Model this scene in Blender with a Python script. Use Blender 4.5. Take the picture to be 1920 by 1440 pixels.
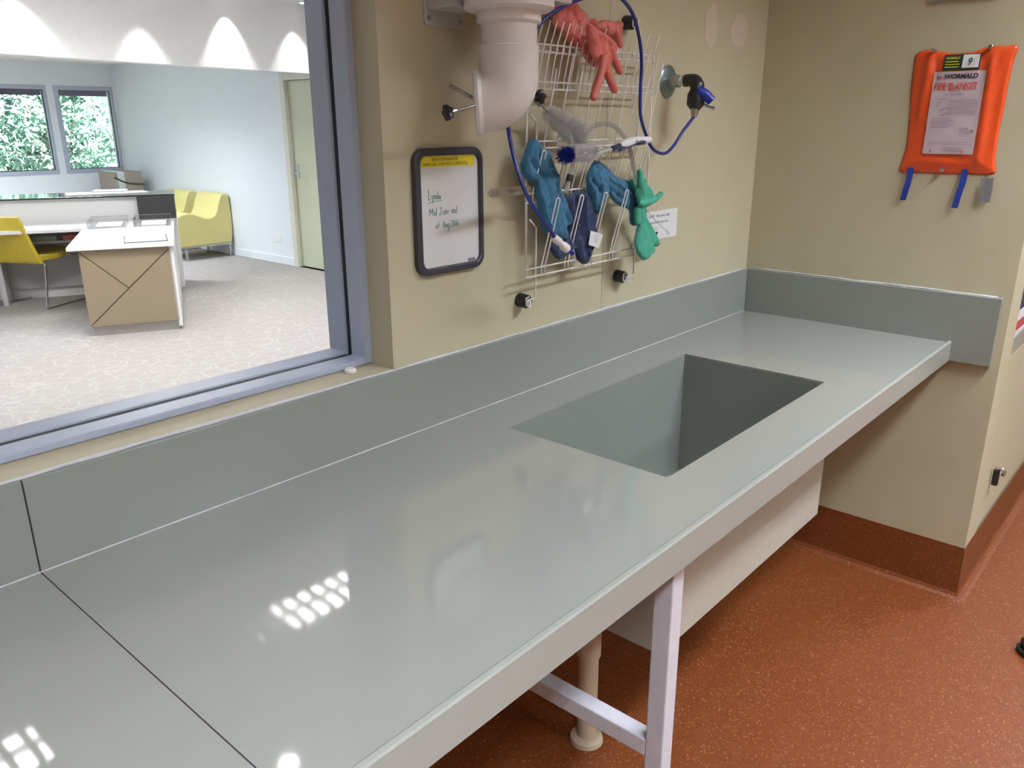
import bpy, bmesh, math, random
from mathutils import Vector, Matrix
from mathutils.geometry import delaunay_2d_cdt
random.seed(7)
S = bpy.context.scene
C = S.collection
for o in list(bpy.data.objects): bpy.data.objects.remove(o)
PI = math.pi

# ------------------------------------------------------------------ camera
cam = bpy.data.cameras.new('camera'); co = bpy.data.objects.new('camera', cam); C.objects.link(co)
cam.sensor_width = 36.0; cam.lens = 1509.2 / 1920 * 36.0; cam.clip_start = 0.05; cam.clip_end = 200
r_ = Vector((0.660067, -0.751200, -0.003336)); u_ = Vector((0.234418, 0.201756, 0.950969)); f_ = Vector((0.713695, 0.628485, -0.309267))
co.matrix_world = Matrix(((r_.x, u_.x, -f_.x, -2.84734), (r_.y, u_.y, -f_.y, -1.33074), (r_.z, u_.z, -f_.z, 1.58217), (0, 0, 0, 1)))
S.camera = co

# ------------------------------------------------------------------ light, sky and exposure
S.view_settings.view_transform = 'Standard'; S.view_settings.look = 'None'
S.view_settings.exposure = 0.0; S.view_settings.gamma = 1.0; S.view_settings.use_curve_mapping = False
LAB_W = 168.0            # each lab troffer
REC_W = 148.0            # each reception troffer
DOWN_W = 62.0           # downlights washing the bulkhead
SUN = 40.0
SKY = 2.6
w = bpy.data.worlds.new('world'); S.world = w; w.use_nodes = True
nt = w.node_tree; nt.nodes.clear()
wo = nt.nodes.new('ShaderNodeOutputWorld'); bg = nt.nodes.new('ShaderNodeBackground'); sk = nt.nodes.new('ShaderNodeTexSky')
sk.sky_type = 'HOSEK_WILKIE'; sk.turbidity = 3.0; sk.sun_direction = Vector((0.3, -0.45, 0.84)).normalized()
bg.inputs[1].default_value = SKY
nt.links.new(sk.outputs[0], bg.inputs[0]); nt.links.new(bg.outputs[0], wo.inputs[0])
sun = bpy.data.lights.new('sun', 'SUN'); sun.energy = SUN; sun.angle = 0.01; sun.color = (1, .96, .9)
so = bpy.data.objects.new('sun', sun); C.objects.link(so); so.rotation_euler = Vector((0.3, -0.45, 0.84)).to_track_quat('Z', 'Y').to_euler()

def area(loc, sx, sy, power, color=(1, 1, 1), spread=180, rot=(0, 0, 0)):
    l = bpy.data.lights.new('area_light', 'AREA'); l.shape = 'RECTANGLE'; l.size = sx; l.size_y = sy; l.energy = power; l.color = color
    l.spread = math.radians(spread)
    o = bpy.data.objects.new('area_light', l); C.objects.link(o); o.location = loc; o.rotation_euler = rot
    return o
LAB_FIX = [(-0.6, -1.7), (-2.9, -1.9), (1.9, -1.75), (-0.45, -3.6), (-2.9, -3.6)]
for x, y in LAB_FIX: area((x, y, 2.692), 1.14, .25, LAB_W, (.89, .985, 1.07))
REC_FIX = [(-0.33, 1.98), (-2.67, 1.98), (-0.33, 4.0), (-2.67, 4.2), (1.6, 3.2)]
for x, y in REC_FIX[2:]: area((x, y, 2.692), 1.14, .25, REC_W, (.97, .965, .98))
REAR_FILL = [(0.6, 8.0), (-2.4, 8.0), (-.9, 9.3)]  # unseen fixtures added to brighten the rear of the reception
for x, y in REAR_FILL: area((x, y, 2.352), 1.14, .25, REC_W * 1.25, (.86, .94, 1))

# ------------------------------------------------------------------ materials
MATS = {}
def nodes(name):
    m = bpy.data.materials.new(name); m.use_nodes = True; n = m.node_tree; return m, n, n.nodes['Principled BSDF']
def mat(name, col, rough=.5, metal=0, var=.04, scale=40, bump=0, bscale=200, spec=.5, coat=0, emis=None, trans=0, alpha=1, sheen=0):
    m, n, b = nodes(name)
    b.inputs['Roughness'].default_value = rough; b.inputs['Metallic'].default_value = metal
    b.inputs['Specular IOR Level'].default_value = spec; b.inputs['Coat Weight'].default_value = coat; b.inputs['Coat Roughness'].default_value = .05
    b.inputs['Transmission Weight'].default_value = trans; b.inputs['Alpha'].default_value = alpha; b.inputs['Sheen Weight'].default_value = sheen
    tc = n.nodes.new('ShaderNodeTexCoord'); nz = n.nodes.new('ShaderNodeTexNoise'); nz.inputs['Scale'].default_value = scale; nz.inputs['Detail'].default_value = 3
    rp = n.nodes.new('ShaderNodeValToRGB'); rp.color_ramp.elements[0].position = .3; rp.color_ramp.elements[1].position = .7
    rp.color_ramp.elements[0].color = tuple(max(0, c * (1 - var)) for c in col) + (1,); rp.color_ramp.elements[1].color = tuple(min(1, c * (1 + var)) for c in col) + (1,)
    n.links.new(tc.outputs['Object'], nz.inputs['Vector']); n.links.new(nz.outputs[0], rp.inputs[0]); n.links.new(rp.outputs[0], b.inputs['Base Color'])
    if bump:
        n2 = n.nodes.new('ShaderNodeTexNoise'); n2.inputs['Scale'].default_value = bscale; bp = n.nodes.new('ShaderNodeBump'); bp.inputs['Strength'].default_value = bump; bp.inputs['Distance'].default_value = .002
        n.links.new(tc.outputs['Object'], n2.inputs['Vector']); n.links.new(n2.outputs[0], bp.inputs['Height']); n.links.new(bp.outputs[0], b.inputs['Normal'])
    if emis: b.inputs['Emission Color'].default_value = emis[:3] + (1,); b.inputs['Emission Strength'].default_value = emis[3]
    MATS[name] = m; return m
M = {}
M['cream'] = mat('cream wall paint', (.50, .446, .306), .55, var=.03, scale=6, bump=.05, bscale=300)
M['white_wall'] = mat('white wall paint', (.76, .79, .84), .6, var=.01, scale=3)
M['ceiling'] = mat('ceiling white', (.88, .87, .86), .8, var=.02)
M['patch'] = mat('filler patch', (.60, .50, .40), .7, var=.05, scale=60)
M['laminate'] = mat('grey green laminate', (.305, .306, .282), .035, var=.02, scale=900, spec=.75, coat=.25)
def smudges(m):
    n = m.node_tree; b = n.nodes['Principled BSDF']; tc = n.nodes.new('ShaderNodeTexCoord'); nz = n.nodes.new('ShaderNodeTexNoise'); nz.inputs['Scale'].default_value = 5; nz.inputs['Detail'].default_value = 5
    rp = n.nodes.new('ShaderNodeMapRange'); rp.inputs['From Min'].default_value = .42; rp.inputs['From Max'].default_value = .72; rp.inputs['To Min'].default_value = .03; rp.inputs['To Max'].default_value = .08
    n.links.new(tc.outputs['Object'], nz.inputs['Vector']); n.links.new(nz.outputs[0], rp.inputs['Value']); n.links.new(rp.outputs['Result'], b.inputs['Roughness'])
smudges(M['laminate'])
M['splash'] = mat('grey green splashback', (.248, .262, .235), .16, var=.02, scale=900)
M['edge'] = mat('bench edge laminate', (.33, .335, .31), .12, var=.02, scale=500)
M['silicone'] = mat('silicone bead', (.58, .57, .60), .35, var=.08, scale=60)
M['frame'] = mat('blue grey powder coat', (.40, .44, .56), .38, var=.02, scale=80)
M['gasket'] = mat('black rubber gasket', (.008, .008, .012), .5)
M['rubber'] = mat('black rubber', (.012, .012, .014), .45)
M['whiteboard'] = mat('whiteboard enamel', (.72, .71, .71), .25, var=.01)
M['charcoal'] = mat('charcoal plastic', (.035, .035, .045), .4)
M['yellow_label'] = mat('yellow label', (.75, .62, .03), .5)
M['ink_brown'] = mat('label ink', (.16, .12, .02), .6)
M['ink_green'] = mat('green marker ink', (.03, .22, .19), .5)
M['ink_black'] = mat('black ink', (.02, .02, .035), .6)
M['ink_grey'] = mat('small print ink', (.20, .17, .24), .7)
M['ink_red'] = mat('red print ink', (.62, .09, .08), .6)
M['white_plastic'] = mat('white pipe plastic', (.80, .76, .75), .4, var=.02, scale=20)
M['white_metal'] = mat('white enamelled metal', (.52, .52, .54), .3, var=.02)
M['wire'] = mat('white coated wire', (.80, .77, .76), .35)
M['chrome'] = mat('chrome', (.62, .64, .64), .12, 1)
M['teal_steel'] = mat('teal tinted metal', (.27, .36, .37), .28, .85)  # metal with an even blue-green tint
M['steel'] = mat('brushed steel', (.42, .44, .44), .3, 1)
M['pink'] = mat('pink rubber', (.60, .145, .12), .45, var=.12, scale=25, bump=.15)
M['blue_glove'] = mat('teal blue cotton', (.022, .13, .24), .8, var=.18, scale=90, bump=.4, bscale=500, sheen=.2)
M['navy'] = mat('navy blue fabric', (.008, .018, .075), .75, var=.2, scale=60, bump=.4, bscale=500, sheen=.2)
M['green_glove'] = mat('mint green rubber', (.06, .36, .25), .5, var=.12, scale=50, bump=.3)
M['dark_inside'] = mat('dark glove lining', (.005, .012, .03), .8)
M['hose'] = mat('blue plastic hose', (.012, .02, .17), .3)
M['blue_plastic'] = mat('blue plastic', (.01, .025, .30), .35)
M['clear'] = mat('clear plastic', (.75, .75, .74), .12, trans=.0, alpha=.38)
M['clear_dark'] = mat('clear tubing', (.35, .33, .30), .15, alpha=.45)
M['bristle_white'] = mat('white nylon bristles', (.80, .78, .78), .5, alpha=.75)
M['bristle_beige'] = mat('beige bristles', (.62, .56, .44), .7, alpha=.9)
M['orange'] = mat('orange vinyl', (.68, .070, .012), .28, var=.06, scale=14, coat=.3)
M['label_pink'] = mat('pouch label', (.56, .44, .48), .3, var=.02)
M['strap'] = mat('blue webbing', (.008, .03, .26), .7, bump=.3, bscale=900)
M['sticker_dark'] = mat('dark sticker', (.01, .035, .02), .35)
M['sticker_purple'] = mat('sticker border', (.06, .03, .16), .4)
M['paper'] = mat('white paper', (.72, .71, .72), .6, var=.01)
M['tag_grey'] = mat('grey aluminium tag', (.36, .35, .36), .35, .6)
M['beige_pvc'] = mat('beige waste pipe', (.56, .46, .34), .4)
M['leg_paint'] = mat('white leg paint', (.62, .60, .66), .35)
M['box_cream'] = mat('cream laminate panel', (.42, .40, .34), .35)
M['glass_black'] = mat('black glass top', (.01, .02, .022), .06, spec=.8)
M['anthracite'] = mat('anthracite laminate', (.03, .032, .036), .4)
M['desk_white'] = mat('white desk laminate', (.80, .79, .79), .3, var=.01)
M['taupe'] = mat('taupe gloss panel', (.30, .235, .155), .3, var=.03, scale=60)
M['groove'] = mat('panel groove', (.07, .045, .025), .7)
M['kick'] = mat('brushed kickboard', (.42, .40, .37), .35, .5)
M['desk_grey'] = mat('pale grey laminate', (.50, .50, .53), .5, var=.01)
M['mustard'] = mat('mustard vinyl', (.62, .47, .03), .4, var=.05, scale=30)
M['lime'] = mat('lime yellow vinyl', (.68, .60, .24), .4, var=.03)
M['door_paint'] = mat('pale green door', (.52, .54, .40), .45, var=.02)
M['jamb'] = mat('cream jamb', (.66, .65, .56), .45)
M['carton'] = mat('grey brown carton', (.28, .235, .20), .7, var=.06)
M['tape'] = mat('pale tape', (.48, .52, .55), .3)
M['leaf'] = mat('leaf green with sun patches', (.34, .56, .47), .3, var=.85, scale=1.6)  # broad noise paints sunlit and shaded patches into the leaf colour
M['bark'] = mat('pale bark', (.60, .56, .52), .7, var=.2, scale=8)
M['ground'] = mat('leaf litter ground', (.30, .24, .18), .9, var=.4, scale=3)
M['bank'] = mat('shrub covered bank', (.07, .13, .11), .9, var=.8, scale=2.2)
M['eave'] = mat('eave lining', (.16, .13, .22), .7)
M['folder_green'] = mat('green folder', (.20, .30, .20), .6)
M['folder_red'] = mat('red folder', (.45, .06, .08), .6)
M['navy_cloth'] = mat('navy carton board', (.02, .015, .07), .7)
M['shoe'] = mat('black shoe leather', (.015, .018, .015), .45)
M['lamp'] = mat('lamp diffuser', (.9, .9, .9), .5, emis=(1, .96, .92, 7.0))
M['soft_lamp'] = mat('prismatic lamp diffuser', (.9, .9, .9), .5, emis=(1, .97, .95, 13.0))
M['lab_lamp'] = mat('lab lamp diffuser', (.9, .9, .9), .5, emis=(1, .96, .88, 5.0))
M['spot_lamp'] = mat('downlight lens', (.9, .9, .9), .5, emis=(1, .97, .93, 60.0))
M['spot_soft'] = mat('frosted downlight lens', (.9, .9, .9), .5, emis=(1, .97, .93, 6.0))
M['fin'] = mat('louvre fin', (.6, .6, .6), .3)

def floor_vinyl():
    m, n, b = nodes('terracotta vinyl'); L = n.links; N = n.nodes
    tc = N.new('ShaderNodeTexCoord'); v = N.new('ShaderNodeTexVoronoi'); v.inputs['Scale'].default_value = 260
    mp = N.new('ShaderNodeMapping'); mp.inputs['Scale'].default_value = (1, 1, 1); L.new(tc.outputs['Object'], mp.inputs[0]); L.new(mp.outputs[0], v.inputs['Vector'])
    r = N.new('ShaderNodeValToRGB'); e = r.color_ramp.elements
    e[0].position = 0; e[0].color = (.12, .028, .006, 1); e[1].position = 1; e[1].color = (.32, .15, .07, 1)
    for p_, c_ in ((.12, (.145, .034, .0065)), (.6, (.165, .040, .008)), (.90, (.185, .048, .011)), (.972, (.27, .105, .040))):
        q = e.new(p_); q.color = c_ + (1,)
    sp = N.new('ShaderNodeSeparateColor'); L.new(v.outputs['Color'], sp.inputs[0]); L.new(sp.outputs[0], r.inputs[0])
    L.new(r.outputs[0], b.inputs['Base Color']); b.inputs['Roughness'].default_value = .45
    return m
def carpet():
    m, n, b = nodes('patterned carpet'); L = n.links; N = n.nodes
    tc = N.new('ShaderNodeTexCoord'); nz = N.new('ShaderNodeTexNoise'); nz.inputs['Scale'].default_value = 3
    mx = N.new('ShaderNodeMix'); mx.data_type = 'VECTOR'; mx.inputs['Factor'].default_value = .12
    L.new(tc.outputs['Object'], nz.inputs['Vector']); L.new(tc.outputs['Object'], mx.inputs[4]); L.new(nz.outputs['Color'], mx.inputs[5])
    def line(scale, sx, sy, w0, w1):
        mp = N.new('ShaderNodeMapping'); mp.inputs['Scale'].default_value = (sx, sy, 1); mp.inputs['Rotation'].default_value = (0, 0, .5)
        v = N.new('ShaderNodeTexVoronoi'); v.feature = 'DISTANCE_TO_EDGE'; v.inputs['Scale'].default_value = scale
        L.new(mx.outputs[1], mp.inputs[0]); L.new(mp.outputs[0], v.inputs['Vector'])
        r = N.new('ShaderNodeValToRGB'); r.color_ramp.elements[0].position = w0; r.color_ramp.elements[0].color = (1, 1, 1, 1); r.color_ramp.elements[1].position = w1; r.color_ramp.elements[1].color = (0, 0, 0, 1)
        L.new(v.outputs['Distance'], r.inputs[0]); return r
    a = line(8.5, 1, 1.15, .022, .06); c = line(19, 1.4, .8, .02, .07)
    ad = N.new('ShaderNodeMath'); ad.operation = 'MAXIMUM'; L.new(a.outputs[0], ad.inputs[0])
    hf = N.new('ShaderNodeMath'); hf.operation = 'MULTIPLY'; hf.inputs[1].default_value = .55; L.new(c.outputs[0], hf.inputs[0]); L.new(hf.outputs[0], ad.inputs[1])
    cm = N.new('ShaderNodeMix'); cm.data_type = 'RGBA'; cm.inputs[6].default_value = (.295, .272, .260, 1); cm.inputs[7].default_value = (.352, .328, .314, 1)
    L.new(ad.outputs[0], cm.inputs['Factor']); L.new(cm.outputs[2], b.inputs['Base Color']); b.inputs['Roughness'].default_value = .95
    n2 = N.new('ShaderNodeTexNoise'); n2.inputs['Scale'].default_value = 150; bp = N.new('ShaderNodeBump'); bp.inputs['Strength'].default_value = .3; L.new(tc.outputs['Object'], n2.inputs['Vector']); L.new(n2.outputs[0], bp.inputs['Height']); L.new(bp.outputs[0], b.inputs['Normal'])
    return m
def glass(name, tint, ior):
    m = bpy.data.materials.new(name); m.use_nodes = True; n = m.node_tree; n.nodes.clear(); N = n.nodes
    o = N.new('ShaderNodeOutputMaterial'); t = N.new('ShaderNodeBsdfTransparent'); g = N.new('ShaderNodeBsdfGlossy'); f = N.new('ShaderNodeFresnel'); x = N.new('ShaderNodeMixShader')
    t.inputs[0].default_value = tint + (1,); g.inputs['Roughness'].default_value = 0.0; f.inputs[0].default_value = ior
    ge = N.new('ShaderNodeNewGeometry'); iv = N.new('ShaderNodeMath'); iv.operation = 'SUBTRACT'; iv.inputs[0].default_value = 1.0; ml = N.new('ShaderNodeMath'); ml.operation = 'MULTIPLY'
    n.links.new(ge.outputs['Backfacing'], iv.inputs[1]); n.links.new(f.outputs[0], ml.inputs[0]); n.links.new(iv.outputs[0], ml.inputs[1])   # a thin pane reflects at its near face only
    n.links.new(ml.outputs[0], x.inputs[0]); n.links.new(t.outputs[0], x.inputs[1]); n.links.new(g.outputs[0], x.inputs[2]); n.links.new(x.outputs[0], o.inputs[0])
    return m
M['vinyl'] = floor_vinyl(); M['carpet'] = carpet(); M['glass'] = glass('window glass', (.97, .98, .98), 1.45); M['acrylic'] = glass('clear acrylic', (.93, .93, .94), 1.5)

# ------------------------------------------------------------------ mesh helpers
class B:
    def __init__(s): s.v = []; s.f = []
    def add(s, vs, fs):
        k = len(s.v); s.v += [tuple(x) for x in vs]; s.f += [tuple(i + k for i in f) for f in fs]; return s
    def box(s, a, b):
        x0, y0, z0 = [min(p, q) for p, q in zip(a, b)]; x1, y1, z1 = [max(p, q) for p, q in zip(a, b)]
        return s.add([(x0, y0, z0), (x1, y0, z0), (x1, y1, z0), (x0, y1, z0), (x0, y0, z1), (x1, y0, z1), (x1, y1, z1), (x0, y1, z1)],
                     [(0, 3, 2, 1), (4, 5, 6, 7), (0, 1, 5, 4), (1, 2, 6, 5), (2, 3, 7, 6), (3, 0, 4, 7)])
    def tube(s, path, r, seg=10, cap=True):
        P = [Vector(p) for p in path]; n = len(P); R = r if isinstance(r, (list, tuple)) else [r] * n
        t0 = (P[1] - P[0]).normalized(); up = Vector((0, 0, 1)) if abs(t0.z) < .9 else Vector((1, 0, 0)); a = t0.cross(up).normalized(); vs = []
        for i in range(n):
            t = (P[min(i + 1, n - 1)] - P[max(i - 1, 0)])
            t = t.normalized() if t.length > 1e-9 else t0
            a = (a - t * a.dot(t)).normalized(); b = t.cross(a)
            for k in range(seg):
                th = 2 * PI * k / seg; vs.append(P[i] + (a * math.cos(th) + b * math.sin(th)) * R[i])
        fs = [(i * seg + k, i * seg + (k + 1) % seg, (i + 1) * seg + (k + 1) % seg, (i + 1) * seg + k) for i in range(n - 1) for k in range(seg)]
        if cap: fs.append(tuple(range(seg - 1, -1, -1))); fs.append(tuple((n - 1) * seg + k for k in range(seg)))
        return s.add(vs, fs)
    def rtube(s, path, r, seg=12, e=.6):   # tube with rounded ends
        P = [Vector(p) for p in path]; d0 = (P[0] - P[1]).normalized(); d1 = (P[-1] - P[-2]).normalized()
        R = list(r) if isinstance(r, (list, tuple)) else [r] * len(P)
        q = [P[0] + d0 * R[0] * x for x in (.95, .7, .38)] + P + [P[-1] + d1 * R[-1] * x for x in (.38, .7, .95)]
        rr = [R[0] * x for x in (.28, .7, .93)] + R + [R[-1] * x for x in (.93, .7, .28)]
        return s.tube(q, rr, seg)
    def prism(s, poly, fn, a, b):   # poly (p,q) extruded between a and b, fn(p,q,h)->xyz
        n = len(poly); vs = [fn(p, q, a) for p, q in poly] + [fn(p, q, b) for p, q in poly]
        return s.add(vs, [tuple(range(n)), tuple(range(2 * n - 1, n - 1, -1))] + [(i, i + n, (i + 1) % n + n, (i + 1) % n) for i in range(n)])
    def build(s, name, m, parent=None, bevel=0, smooth=False, local=False, seg=2, recalc=True):
        me = bpy.data.meshes.new(name); vs = s.v
        if parent is not None and not local:
            inv = WM[parent.name].inverted(); vs = [inv @ Vector(v) for v in vs]
        me.from_pydata([tuple(v) for v in vs], [], s.f); me.materials.append(m if not isinstance(m, str) else M[m])
        if recalc:
            b = bmesh.new(); b.from_mesh(me); bmesh.ops.recalc_face_normals(b, faces=b.faces); b.to_mesh(me); b.free()
        if smooth:
            for p in me.polygons: p.use_smooth = True
            if smooth == 'auto':
                try: me.set_sharp_from_angle(angle=math.radians(40))
                except Exception: pass
        o = bpy.data.objects.new(name, me); C.objects.link(o)
        if parent is not None: o.parent = parent; WM[o.name] = WM[parent.name].copy()
        else: WM[o.name] = Matrix.Identity(4)
        if bevel:
            k = o.modifiers.new('bevel', 'BEVEL'); k.width = bevel; k.segments = seg; k.limit_method = 'ANGLE'; k.angle_limit = math.radians(50)
        return o
WM = {}
def tag(o, label=None, cat=None, group=None, kind=None):
    if label: o['label'] = label
    if cat: o['category'] = cat
    if group: o['group'] = group
    if kind: o['kind'] = kind
    return o
def thing(name, label, cat, loc=(0, 0, 0), rz=0, group=None):
    loc = tuple(loc); o = bpy.data.objects.new(name, None); C.objects.link(o); o.location = loc; o.rotation_euler = (0, 0, rz); o.empty_display_size = .05
    WM[o.name] = Matrix.Translation(loc) @ Matrix.Rotation(rz, 4, 'Z'); return tag(o, label, cat, group)
def struct(o): o['kind'] = 'structure'; return o
def cyl(p, q, r, seg=20): return B().tube([p, q], r, seg)
def crom(P, k=6, closed=False):
    P = [Vector(p) for p in P]; n = len(P); out = []
    rng = range(n) if closed else range(n - 1)
    for i in rng:
        if closed: a, b, c, d = P[(i - 1) % n], P[i], P[(i + 1) % n], P[(i + 2) % n]
        else: a, b, c, d = P[max(i - 1, 0)], P[i], P[i + 1], P[min(i + 2, n - 1)]
        for j in range(k):
            t = j / k; out.append(.5 * ((2 * b) + (c - a) * t + (2 * a - 5 * b + 4 * c - d) * t * t + (3 * b - a - 3 * c + d) * t ** 3))
    if not closed: out.append(P[-1])
    return out
def onY(pts, y): return [(p[0], (y[i] if isinstance(y, (list, tuple)) else y), p[1]) for i, p in enumerate(pts)]
def rrect(x0, z0, x1, z1, r, n=6):
    out = []
    for cx, cz, a0 in ((x1 - r, z1 - r, 0), (x0 + r, z1 - r, 90), (x0 + r, z0 + r, 180), (x1 - r, z0 + r, 270)):
        for i in range(n + 1):
            a = math.radians(a0 + 90 * i / n); out.append((cx + r * math.cos(a), cz + r * math.sin(a)))
    return out
FY = lambda p, q, h: (p, h, q)      # outline in x,z, extruded along y
FX = lambda p, q, h: (h, p, q)      # outline in y,z, extruded along x
def text(body, size, loc, plane, m, parent, name='lettering', width=1.0, bold=0, shear=0, hf=None, align='LEFT', tilt=0):
    cu = bpy.data.curves.new('t', 'FONT'); cu.body = body; cu.size = size; cu.align_x = align; cu.shear = shear; cu.extrude = .0002; cu.offset = bold
    o = bpy.data.objects.new('t', cu); C.objects.link(o); me0 = bpy.data.meshes.new_from_object(o)
    vs = [v.co.copy() for v in me0.vertices]; fs = [tuple(p.vertices) for p in me0.polygons]
    bpy.data.objects.remove(o); bpy.data.curves.remove(cu); bpy.data.meshes.remove(me0)
    out = []; ct, st = math.cos(tilt), math.sin(tilt)
    for v in vs:
        a = v.x * width; b_ = v.y; a, b_ = a * ct - b_ * st, a * st + b_ * ct; h = v.z
        if plane == 'y': out.append((loc[0] + a, loc[1] - h, loc[2] + b_))
        elif plane == 'x':
            yy = loc[1] - a; zz = loc[2] + b_; out.append((loc[0] - h - (hf(yy, zz) if hf else 0), yy, zz))
        else: out.append((loc[0] + a, loc[1] + b_, loc[2] + h))
    b = B(); b.add(out, fs); return b.build(name, m, parent, recalc=False)
def seg_dist(p, a, b):
    ab = (b[0] - a[0], b[1] - a[1]); ap = (p[0] - a[0], p[1] - a[1]); l = ab[0] ** 2 + ab[1] ** 2
    t = 0 if l == 0 else max(0, min(1, (ap[0] * ab[0] + ap[1] * ab[1]) / l)); return math.hypot(ap[0] - t * ab[0], ap[1] - t * ab[1])
def inside(p, poly):
    c = False; n = len(poly)
    for i in range(n):
        x1, y1 = poly[i]; x2, y2 = poly[(i + 1) % n]
        if (y1 > p[1]) != (y2 > p[1]) and p[0] < (x2 - x1) * (p[1] - y1) / (y2 - y1) + x1: c = not c
    return c
def hmap(poly, T, wdt, folds=(), amp=0, sd=0):
    def h(p):
        d = min(seg_dist(p, poly[i], poly[(i + 1) % len(poly)]) for i in range(len(poly)))
        t = min(d / wdt, 1); v = T * math.sqrt(max(0, 1 - (1 - t) ** 2))
        for a, b, w_, am in folds: v += 1.25 * am * math.exp(-(seg_dist(p, a, b) / w_) ** 2) * t
        if amp: v += amp * t * (math.sin(p[0] * 95 + p[1] * 40 + sd) + math.sin(p[0] * 60 - p[1] * 85 + sd * 2) + .6 * math.sin(p[0] * 330 + p[1] * 130 + sd * 3) + .5 * math.sin(p[1] * 260 - p[0] * 190 + sd)) * .5
        return v
    return h
def inflate(b, outline, fn, T=.012, wdt=.02, step=.006, folds=(), amp=.002, sd=0, back=.4, smoothk=3):
    """closed cushion-like solid: outline (p,q), front height from hmap; fn(p,q,h)->xyz"""
    poly = [(v[0], v[1]) for v in crom([(p, q, 0) for p, q in outline], smoothk, True)] if smoothk > 1 else list(outline)
    h = hmap(poly, T, wdt, folds, amp, sd)
    xs = [p[0] for p in poly]; zs = [p[1] for p in poly]; pts = [Vector(p) for p in poly]; n0 = len(pts)
    x = min(xs); row = 0
    while x < max(xs):
        z = min(zs) + (step / 2 if row % 2 else 0)
        while z < max(zs):
            if inside((x, z), poly) and min(seg_dist((x, z), poly[i], poly[(i + 1) % n0]) for i in range(n0)) > step * .45: pts.append(Vector((x, z)))
            z += step
        x += step * .87; row += 1
    V, E, F, _, _, _ = delaunay_2d_cdt(pts, [(i, (i + 1) % n0) for i in range(n0)], [list(range(n0))], 1, 1e-6)
    nb = n0 if len(V) == len(pts) else n0
    hv = [0 if i < n0 else h((v.x, v.y)) for i, v in enumerate(V)]
    vs = [fn(v.x, v.y, hv[i]) for i, v in enumerate(V)]; k = len(V); mapb = {}
    for i, v in enumerate(V):
        if i < n0: mapb[i] = i
        else: mapb[i] = len(vs); vs.append(fn(v.x, v.y, -hv[i] * back))
    fs = [tuple(f) for f in F] + [tuple(mapb[i] for i in reversed(f)) for f in F]
    b.add(vs, fs); return h
def remesh(o, vox=.0025, sm=2):
    k = o.modifiers.new('remesh', 'REMESH'); k.mode = 'VOXEL'; k.voxel_size = vox; k.use_smooth_shade = True
    s_ = o.modifiers.new('smooth', 'SMOOTH'); s_.iterations = sm; s_.factor = .5
    return o
def hole_slab(b, x0, x1, y0, y1, hx0, hx1, hy0, hy1, fn, a, c):
    X = [x0, hx0, hx1, x1]; Y = [y0, hy0, hy1, y1]; k = len(b.v); vs = [fn(X[i], Y[j], h) for h in (a, c) for j in range(4) for i in range(4)]
    I = lambda i, j, l: l * 16 + j * 4 + i; fs = []
    for j in range(3):
        for i in range(3):
            if i == 1 and j == 1: continue
            fs.append((I(i, j, 0), I(i, j + 1, 0), I(i + 1, j + 1, 0), I(i + 1, j, 0))); fs.append((I(i, j, 1), I(i + 1, j, 1), I(i + 1, j + 1, 1), I(i, j + 1, 1)))
    for i in range(3):
        fs.append((I(i, 0, 0), I(i + 1, 0, 0), I(i + 1, 0, 1), I(i, 0, 1))); fs.append((I(i, 3, 0), I(i, 3, 1), I(i + 1, 3, 1), I(i + 1, 3, 0)))
        fs.append((I(0, i, 0), I(0, i, 1), I(0, i + 1, 1), I(0, i + 1, 0))); fs.append((I(3, i, 0), I(3, i + 1, 0), I(3, i + 1, 1), I(3, i, 1)))
    fs += [(I(1, 1, 0), I(1, 1, 1), I(2, 1, 1), I(2, 1, 0)), (I(1, 2, 0), I(2, 2, 0), I(2, 2, 1), I(1, 2, 1)), (I(1, 1, 0), I(1, 2, 0), I(1, 2, 1), I(1, 1, 1)), (I(2, 1, 0), I(2, 1, 1), I(2, 2, 1), I(2, 2, 0))]
    return b.add(vs, fs)

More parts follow.
